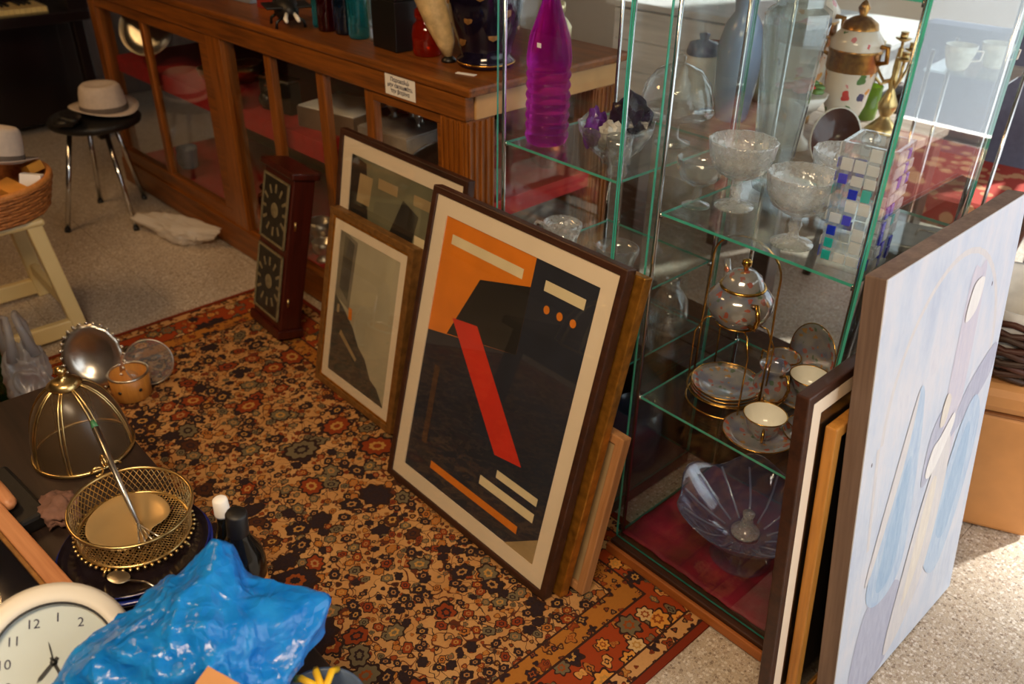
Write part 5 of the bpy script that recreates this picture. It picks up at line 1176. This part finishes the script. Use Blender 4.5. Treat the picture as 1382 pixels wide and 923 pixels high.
words = ['dented silver goblet lying in the heap under the camera', 'open silver sugar bowl in the heap', 'tall silver goblet upright in the heap', 'squat silver beaker at the heap front', 'silver bowl at the back of the heap', 'silver wine cup near the poster edge', 'round silver box at the right of the heap']
for k, (x, y) in enumerate(heap):
    r = random.uniform(0.035, 0.055); h = random.uniform(0.08, 0.16)
    t = thing('silver_vessel', words[k], 'silverware', (x, y, 0.1305), (0, 0, random.random() * 6))
    lathe('cup', [(0, 0.0), (r * 0.8, 0.0), (r * 0.7, 0.008), (r * 0.3, 0.02), (r * 0.35, h * 0.4), (r, h * 0.65), (r * 1.05, h), (r, h), (r * 0.8, h * 0.65), (0, h * 0.5)], M_SILVER, t, 24); tube('rim', circ(r * 1.03, h, 26), 0.002, M_SILVER, t, 6, True)
t = thing('copper_ball_vase', 'round copper vase inside the counter end', 'vase', (-1.905, 1.92, SZ))
lathe('body', [(0, 0.0), (0.03, 0.0), (0.05, 0.02), (0.065, 0.06), (0.05, 0.10), (0.02, 0.12), (0.022, 0.14), (0.018, 0.14), (0, 0.11)], M_COPPER, t, 28); tube('rim', circ(0.02, 0.14, 22), 0.002, M_COPPER, t, 6, True)

# ------------------------------------------------------------------ beyond the glass cases: a table of ceramics
BZ = 0.72
bt = thing('ceramics_table', 'bare wooden table with dark legs behind the glass cases', 'table', (-1.30, 2.85, 0))
for k in range(4): MB().box(-0.70, 0.19, -0.45 + k * 0.18, -0.45 + k * 0.18 + 0.176, BZ - 0.03, BZ).build('plank', M_GREYWOOD, bt, bevel=0.002)
for x in (-0.64, -0.05, 0.15):
    for y in (-0.40, 0.22):
        if x == -0.05 and y > 0: continue
        if x > 0 and y < 0: continue
        MB().box(x - 0.035, x + 0.035, y - 0.035, y + 0.035, 0.0, BZ - 0.03).build('leg', M_DARKWOOD, bt, bevel=0.004)
def floral():
    t_ = NT('floral_porcelain'); v = t_.coord(); vo = t_.n('ShaderNodeTexVoronoi'); t_.put(vo.inputs['Vector'], t_.vmath('ADD', v, t_.vmath('MULTIPLY', t_.noise(v, 30, 3, out=1), (0.05, 0.05, 0.05)))); vo.inputs['Scale'].default_value = 22
    rc = t_.n('ShaderNodeSeparateColor'); t_.put(rc.inputs[0], vo.outputs['Color'])
    pc = t_.ramp(rc.outputs[1], [(0, C(206, 60, 50)), (0.3, C(222, 150, 60)), (0.5, C(90, 130, 70)), (0.75, C(224, 140, 140)), (0.9, C(60, 70, 110))], 'CONSTANT')
    m_ = t_.math('MULTIPLY', t_.math('LESS_THAN', vo.outputs['Distance'], 0.34), t_.math('LESS_THAN', rc.outputs[0], 0.55))
    return t_.done(t_.bsdf(t_.mix(m_, C(236, 224, 206), pc), 0.15))
M_FLOR = floral(); M_GILT2 = plain('antique_gilt', C(170, 122, 58), 0.3, 0.8, 0.35, 60, 0.5)
def urn(label, x, y, s):
    t = thing('porcelain_urn', label, 'urn', (x, y, BZ))
    lathe('foot', [(0, 0.0), (0.06 * s, 0.0), (0.06 * s, 0.02 * s), (0.03 * s, 0.05 * s), (0.03 * s, 0.06 * s)], M_GILT2, t, 32)
    lathe('body', [(0.03 * s, 0.055 * s), (0.055 * s, 0.08 * s), (0.075 * s, 0.14 * s), (0.088 * s, 0.24 * s), (0.09 * s, 0.27 * s)], M_FLOR, t, 40)
    lathe('gilt_band', [(0.091 * s, 0.265 * s), (0.094 * s, 0.272 * s), (0.092 * s, 0.33 * s), (0.096 * s, 0.336 * s), (0.092 * s, 0.342 * s)], M_GILT2, t, 40)
    lathe('shoulder', [(0.092 * s, 0.34 * s), (0.094 * s, 0.37 * s), (0.07 * s, 0.40 * s), (0.06 * s, 0.41 * s)], M_FLOR, t, 40)
    lathe('lid', [(0.066 * s, 0.41 * s), (0.06 * s, 0.43 * s), (0.03 * s, 0.45 * s), (0.012 * s, 0.455 * s), (0.022 * s, 0.48 * s), (0.01 * s, 0.50 * s), (0, 0.51 * s)], M_GILT2, t, 32)
    for sgn in (-1, 1): tube('handle', [(sgn * 0.09 * s, 0, 0.30 * s), (sgn * 0.125 * s, 0, 0.31 * s), (sgn * 0.12 * s, 0, 0.36 * s), (sgn * 0.09 * s, 0, 0.36 * s)], 0.009 * s, M_GILT2, t, 8)
    return t
urn('tall lidded porcelain urn with floral panels and gilt band', -1.52, 2.76, 1.0)
urn('slimmer lidded porcelain urn behind the brown conch dish', -1.30, 2.68, 0.86)
t = thing('flower_basket_figure', 'porcelain basket figure heaped with coloured china flowers', 'figurine', (-1.36, 2.50, BZ))
lathe('pedestal', [(0, 0.0), (0.055, 0.0), (0.05, 0.02), (0.03, 0.04), (0.03, 0.10), (0.05, 0.12)], M_PORC, t, 28)
lathe('bowl', [(0.03, 0.11), (0.06, 0.13), (0.085, 0.17), (0.08, 0.172), (0, 0.165)], M_PORC, t, 32, mod=lambda r, z_, a: r * (1 + 0.05 * cos(8 * a)))
random.seed(5); fc = [plain('china_red', C(206, 50, 44), 0.2), plain('china_yellow', C(228, 190, 80), 0.2), plain('china_pink', C(232, 170, 176), 0.2), plain('china_green', C(110, 150, 80), 0.2), M_PORC]
for k in range(14):
    a = k * 2.4; rr = 0.062 * sqrt((k + 0.5) / 14); s_ = 0.022
    lathe('flower', [(0, -s_ * 0.5), (s_ * 0.8, -s_ * 0.3), (s_, 0.1 * s_), (s_ * 0.6, s_ * 0.35), (0, s_ * 0.25)], fc[k % 5], t, 15, loc=(rr * cos(a), rr * sin(a), 0.19 + 0.025 * (1 - rr / 0.062)), mod=lambda r, z_, a: r * (1 + 0.15 * cos(5 * a)))
t = thing('conch_dish', 'dark brown glazed conch-shaped dish with white outside', 'dish', (-1.21, 2.48, BZ), (radians(58), radians(10), radians(30)))
t.location.z = BZ + 0.062
lathe('shell', [(0, -0.03), (0.03, -0.028), (0.062, -0.005), (0.074, 0.02), (0.070, 0.022), (0.05, 0.004), (0.02, -0.016), (0, -0.018)], M_PORC, t, 32, sy=1.35)
lathe('inside', [(0.069, 0.0225), (0.049, 0.006), (0.02, -0.013), (0, -0.015)], plain('brown_glaze', C(70, 34, 28), 0.15), t, 32, sy=1.35)
t = thing('brass_candelabrum', 'ornate five-light brass candelabrum on the ceramics table', 'candelabrum', (-1.235, 2.86, BZ))
lathe('base', [(0, 0.0), (0.055, 0.0), (0.058, 0.01), (0.04, 0.03), (0.02, 0.05), (0.016, 0.06)], M_BRASS, t, 28)
lathe('stem', [(0.016, 0.058), (0.028, 0.08), (0.032, 0.10), (0.018, 0.13), (0.010, 0.15), (0.016, 0.17), (0.010, 0.19), (0.012, 0.22), (0.008, 0.28)], M_BRASS, t, 24)
for k in range(5):
    a = 2 * pi * k / 5 + 0.3; ex, ey = (0.085 * cos(a), 0.085 * sin(a)) if k else (0, 0); ez = 0.255 if k else 0.30
    ar = tube('arm', [(0, 0, 0.18), (ex * 0.5, ey * 0.5, 0.165), (ex * 0.95, ey * 0.95, 0.20), (ex, ey, ez)], 0.005, M_BRASS, t, 8)
    lathe('candle_cup', [(0, 0), (0.008, 0.0), (0.024, 0.008), (0.025, 0.011), (0.012, 0.010), (0.012, 0.028), (0.014, 0.030), (0, 0.028)], M_BRASS, ar, 20, loc=(ex, ey, ez))
t = thing('green_glass_tumbler', 'lime green glass tumbler between urns and candelabrum', 'tumbler', (-1.36, 2.98, BZ))
lathe('body', [(0, 0.003), (0.034, 0.0), (0.036, 0.004), (0.042, 0.115), (0.040, 0.115), (0.034, 0.01), (0, 0.008)], G_LIME, t, 28); tube('rim', circ(0.041, 0.115, 30), 0.0012, G_LIME, t, 6, True)
t = thing('white_jar', 'plain white cylindrical jar with dark lid near the urns', 'jar', (-1.83, 2.62, BZ))
lathe('body', [(0, 0.0), (0.06, 0.0), (0.065, 0.01), (0.065, 0.17), (0.055, 0.19), (0.05, 0.19)], M_PORC, t, 32); lathe('lid', [(0.056, 0.19), (0.058, 0.2), (0.05, 0.23), (0.015, 0.24), (0.02, 0.26), (0, 0.265)], plain('blue_glaze', C(70, 84, 120), 0.2), t, 32)
t = thing('celadon_vase', 'pale green celadon vase at the end of the ceramics table', 'vase', (-1.72, 2.90, BZ))
lathe('body', [(0, 0.0), (0.05, 0.0), (0.06, 0.02), (0.09, 0.10), (0.085, 0.18), (0.045, 0.24), (0.035, 0.29), (0.05, 0.31), (0.045, 0.31), (0.03, 0.29), (0, 0.25)], plain('celadon', C(190, 204, 176), 0.2), t, 36); tube('rim', circ(0.048, 0.31, 30), 0.003, M_GILT2, t, 6, True)
t = thing('blue_vase', 'tall pale blue glazed vase between the white jar and the urns', 'vase', (-1.665, 2.60, BZ))
lathe('body', [(0, 0.0), (0.05, 0.0), (0.055, 0.01), (0.07, 0.12), (0.078, 0.24), (0.06, 0.32), (0.035, 0.36), (0.04, 0.40), (0.052, 0.42), (0.046, 0.42), (0.03, 0.38), (0, 0.36)], plain('pale_blue_glaze', C(150, 182, 220), 0.18, 0, 0.08, 10), t, 36); tube('rim', circ(0.05, 0.42, 32), 0.003, M_PORC, t, 6, True)
t = thing('brown_jug', 'squat brown stoneware jug at the table end behind the counter', 'jug', (-1.93, 2.82, BZ))
lathe('body', [(0, 0.0), (0.05, 0.0), (0.075, 0.04), (0.08, 0.09), (0.055, 0.14), (0.04, 0.17), (0.046, 0.19), (0.04, 0.19), (0.032, 0.17), (0, 0.15)], plain('brown_stoneware', C(120, 74, 44), 0.35, 0, 0.2, 20), t, 32); tube('handle', [(0.045, 0, 0.17), (0.09, 0, 0.175), (0.10, 0, 0.12), (0.075, 0, 0.08)], 0.009, plain('brown_handle', C(110, 66, 40), 0.35), t, 8)
t = thing('figurine', 'white china figurine of a standing bird beside the brown jug', 'figurine', (-1.80, 2.48, BZ))
lathe('base', [(0, 0.0), (0.035, 0.0), (0.03, 0.015), (0.012, 0.03), (0.010, 0.06)], M_PORC, t, 24)
lathe('bird', [(0, 0.05), (0.02, 0.055), (0.032, 0.085), (0.028, 0.12), (0.014, 0.145), (0.016, 0.16), (0.010, 0.175), (0, 0.18)], M_PORC, t, 24)
# black stand with a metal box right behind the case
t = thing('metal_stool', 'small black metal stool with slim legs behind the glass case', 'stool', (-0.83, 2.42, 0), (0, 0, radians(14)))
MB().box(-0.14, 0.14, -0.11, 0.11, 0.47, 0.50).build('seat', M_GUNMETAL, t, bevel=0.008)
for x in (-0.12, 0.12):
    for y in (-0.09, 0.09): tube('leg', [(x, y, 0.47), (x * 1.15, y * 1.15, 0.0)], 0.011, M_BLACK, t, 8)
t = thing('metal_cash_box', 'dull silver metal box with handle on the black stool', 'box', (-0.83, 2.42, 0.5005), (0, 0, radians(18)))
MB().box(-0.13, 0.13, -0.09, 0.09, 0, 0.075).build('body', M_GUNMETAL, t, bevel=0.006); MB().box(-0.133, 0.133, -0.093, 0.093, 0.075, 0.10).build('lid', plain('scuffed_silver', C(150, 148, 144), 0.35, 0.7, 0.3, 30), t, bevel=0.006)
tube('handle', [(-0.04, 0, 0.10), (-0.035, 0, 0.118), (0.035, 0, 0.118), (0.04, 0, 0.10)], 0.004, M_CHROME, t, 8)
# armchair and whitewashed chest further back
def redfab():
    t_ = NT('red_patterned_fabric'); v = t_.coord(); vo = t_.n('ShaderNodeTexVoronoi'); t_.put(vo.inputs['Vector'], v); vo.inputs['Scale'].default_value = 16
    m_ = t_.math('LESS_THAN', vo.outputs['Distance'], 0.40)
    return t_.done(t_.bsdf(t_.mix(m_, C(176, 62, 50), C(206, 150, 110)), 0.95))
t = thing('armchair', 'dark framed armchair with red patterned seat and blue grey back', 'armchair', (-1.20, 3.50, 0), (0, 0, radians(6)))
M_BGREY = plain('blue_grey_fabric', C(104, 112, 138), 0.9, 0, 0.1, 40, 0.2)
MB().box(-0.32, 0.32, -0.34, 0.24, 0.33, 0.45).build('seat', redfab(), t, bevel=0.03); MB().box(-0.32, 0.32, 0.22, 0.32, 0.40, 0.95).build('backrest', M_BGREY, t, bevel=0.04)
for s_ in (-1, 1):
    tube('arm', [(s_ * 0.35, 0.28, 0.66), (s_ * 0.36, 0.0, 0.64), (s_ * 0.36, -0.28, 0.63), (s_ * 0.36, -0.34, 0.60)], 0.022, M_DARKWOOD, t, 10)
    tube('leg', [(s_ * 0.36, -0.32, 0.61), (s_ * 0.35, -0.34, 0.42), (s_ * 0.33, -0.31, 0.25), (s_ * 0.35, -0.36, 0.0)], [0.024, 0.03, 0.024, 0.018], M_DARKWOOD, t, 10)
    tube('leg', [(s_ * 0.35, 0.28, 0.66), (s_ * 0.33, 0.28, 0.4), (s_ * 0.33, 0.33, 0.0)], 0.022, M_DARKWOOD, t, 10)
t = thing('weathered_chest', 'whitewashed plank chest standing far behind the urns', 'chest', (-2.36, 3.86, 0), (0, 0, radians(4))); M_WW = wood('whitewashed_planks', C(196, 198, 200), C(232, 232, 230), 0.6, 0, 6)
for k in range(5): MB().box(-0.70, 0.70, -0.28, -0.25, 0.06 + k * 0.15, 0.06 + k * 0.15 + 0.146).build('plank', M_WW, t, bevel=0.002)
MB().box(-0.70, 0.70, -0.25, 0.28, 0.0, 0.82).build('carcass', M_WW, t, bevel=0.003); MB().box(-0.74, 0.74, -0.31, 0.30, 0.82, 0.85).build('top', M_WW, t, bevel=0.004)
# cups on a small glass rack behind the right case
t = thing('glass_etagere', 'small chrome and glass rack holding two cups', 'rack', (-0.95, 2.75, 0), (0, 0, radians(6)))
for zz in (0.10, 1.0): MB().box(-0.115, 0.115, -0.12, 0.12, zz, zz + 0.006).build('glass_shelf', G_SHELF, t)
for x in (-0.105, 0.105):
    for y in (-0.11, 0.11): tube('upright', [(x, y, 0), (x, y, 1.06)], 0.006, M_CHROME, t, 8)
for k, (x, y) in enumerate(((-0.985, 2.68), (-0.925, 2.79))):
    c = thing('china_cup', ('wide pale green china cup on the chrome rack', 'pale china cup behind the other cup on the chrome rack')[k], 'cup', (x, y, 1.0065), (0, 0, 0.5))
    lathe('body', [(0, 0.0), (0.024, 0.0), (0.03, 0.01), (0.042, 0.05), (0.044, 0.07), (0.041, 0.07), (0.038, 0.05), (0.025, 0.012), (0, 0.01)], plain('pale_green_china_%d' % k, C(206, 212, 196), 0.2, 0, 0.15, 60), c, 28); tube('handle', [(0.042, 0, 0.055), (0.06, 0, 0.055), (0.058, 0, 0.03), (0.036, 0, 0.025)], 0.003, M_PORC, c, 8)
t = thing('plank_trunk', 'low dark plank trunk on the floor behind the glass cases', 'trunk', (-1.205, 1.93, 0))
MB().box(-0.45, 0.45, -0.165, 0.165, 0.0, 0.26).build('carcass', M_TABLE, t, bevel=0.004)
for k in range(3): MB().box(-0.46, 0.46, -0.173 + k * 0.116, -0.173 + k * 0.116 + 0.112, 0.26, 0.285).build('plank', M_DARKWOOD, t, bevel=0.003)
for x_ in (-0.35, 0.35): MB().box(x_ - 0.02, x_ + 0.02, -0.176, 0.176, 0.285, 0.291).build('metal_band', M_GUNMETAL, t)
def redrug():
    t_ = NT('red_runner_weave'); v = t_.coord(); vo = t_.n('ShaderNodeTexVoronoi'); t_.put(vo.inputs['Vector'], v); vo.inputs['Scale'].default_value = 9
    return t_.done(t_.bsdf(t_.mix(t_.math('LESS_THAN', vo.outputs['Distance'], 0.40), C(150, 50, 42), C(196, 140, 100)), 0.95))
tag(MB().box(-0.35, 1.30, 3.0, 5.35, 0.0005, 0.008).build('added_runner', redrug()), 'unseen red patterned runner added inside the street door to redden the pane reflection', 'rug')  # out of view, added so the right case pane mirrors red, not bright floor
# tan ottoman and basket beyond the canvas
t = thing('leather_ottoman', 'tan leather box ottoman on the sunlit terrazzo', 'ottoman', (-0.535, 2.205, 0), (0, 0, radians(26)))
MB().box(-0.16, 0.20, -0.17, 0.17, 0.005, 0.36).build('body', M_TAN, t, bevel=0.012); MB().box(-0.165, 0.205, -0.175, 0.175, 0.362, 0.44).build('cushion_lid', M_TAN, t, bevel=0.025)
MB().box(-0.162, 0.202, -0.172, 0.172, 0.358, 0.363).build('seam', M_TANSEAM, t)
wk = thing('woven_basket', 'dark brown open-weave basket with white lining on the ottoman', 'basket', (-0.50, 2.23, 0.4405))
for k in range(9):
    tube('woven_strand', [(x, y, 0.016 + 0.017 * k + 0.006 * sin(i * pi / 2 + k * pi)) for i, (x, y, _) in enumerate(circ(0.155 + 0.02 * sin(k / 8 * pi), 0, 32))], 0.0085, plain('dark_rattan_%d' % k, C(60 + 8 * (k % 3), 38, 24), 0.5), wk, 6, True)
lathe('lining', [(0, 0.006), (0.14, 0.004), (0.160, 0.08), (0.152, 0.16), (0.165, 0.19), (0.15, 0.185), (0.14, 0.16), (0.14, 0.02), (0, 0.014)], plain('white_linen_lining', C(226, 222, 214), 0.9), wk, 36)

# the counter stands a little askew to the cases: turn it with everything on and in it
PIV = Vector((CX1, CY0, 0)); TM = Matrix.Translation(Vector((CX1, 1.472, 0))) @ Matrix.Rotation(radians(1.5), 4, 'Z') @ Matrix.Translation(-PIV)
bpy.context.view_layer.update()
for o in list(sc.objects):
    if o.parent is None and 'category' in o and (o.name.startswith('display_counter') or o.name.startswith('paper_notice') or (o.location.x < CX1 and CY0 + 0.03 < o.location.y < CY1 and o.location.z > 0.1 and o.location.x > CX0)):
        o.matrix_world = TM @ o.matrix_world

# look-alikes carry one group phrase
GROUPS = {'crystal_coupe': 'crystal coupes on the case shelf', 'saucer': 'saucers of the painted tea set', 'teacup': 'teacups of the painted tea set', 'ceramic_plate': 'plates stacked under the wire basket',
          'glass_bottle': 'glass bottles on the counter', 'silver_vessel': 'silverware heaped in the counter', 'silver_cup': 'silver cups on the grey album', 'small_box': 'small boxes in the wicker basket',
          'wrapped_parcel': 'wrapped parcels in the wicker basket', 'standing_book': 'books on the counter', 'glass_jug': 'glass jugs in the narrow case', 'glass_decanter': 'glass decanters in the narrow case',
          'amethyst_lump': 'amethyst lumps in the crystal bowl', 'porcelain_urn': 'porcelain urns on the ceramics table', 'china_cup': 'china cups on the chrome rack', 'framed_poster': 'dark framed posters leaning in a row',
          'display_case': 'glass display cases', 'brass_bowl': 'brass bowls in the counter', 'silver_tray': 'trays in the counter', 'paper_album': 'albums in the counter', 'fedora_hat': 'felt fedoras', 'white_carrier_bag': 'white carrier bags'}
for o in sc.objects:
    g = GROUPS.get(o.name.split('.')[0])
    if g and o.parent is None and 'category' in o: o['group'] = g
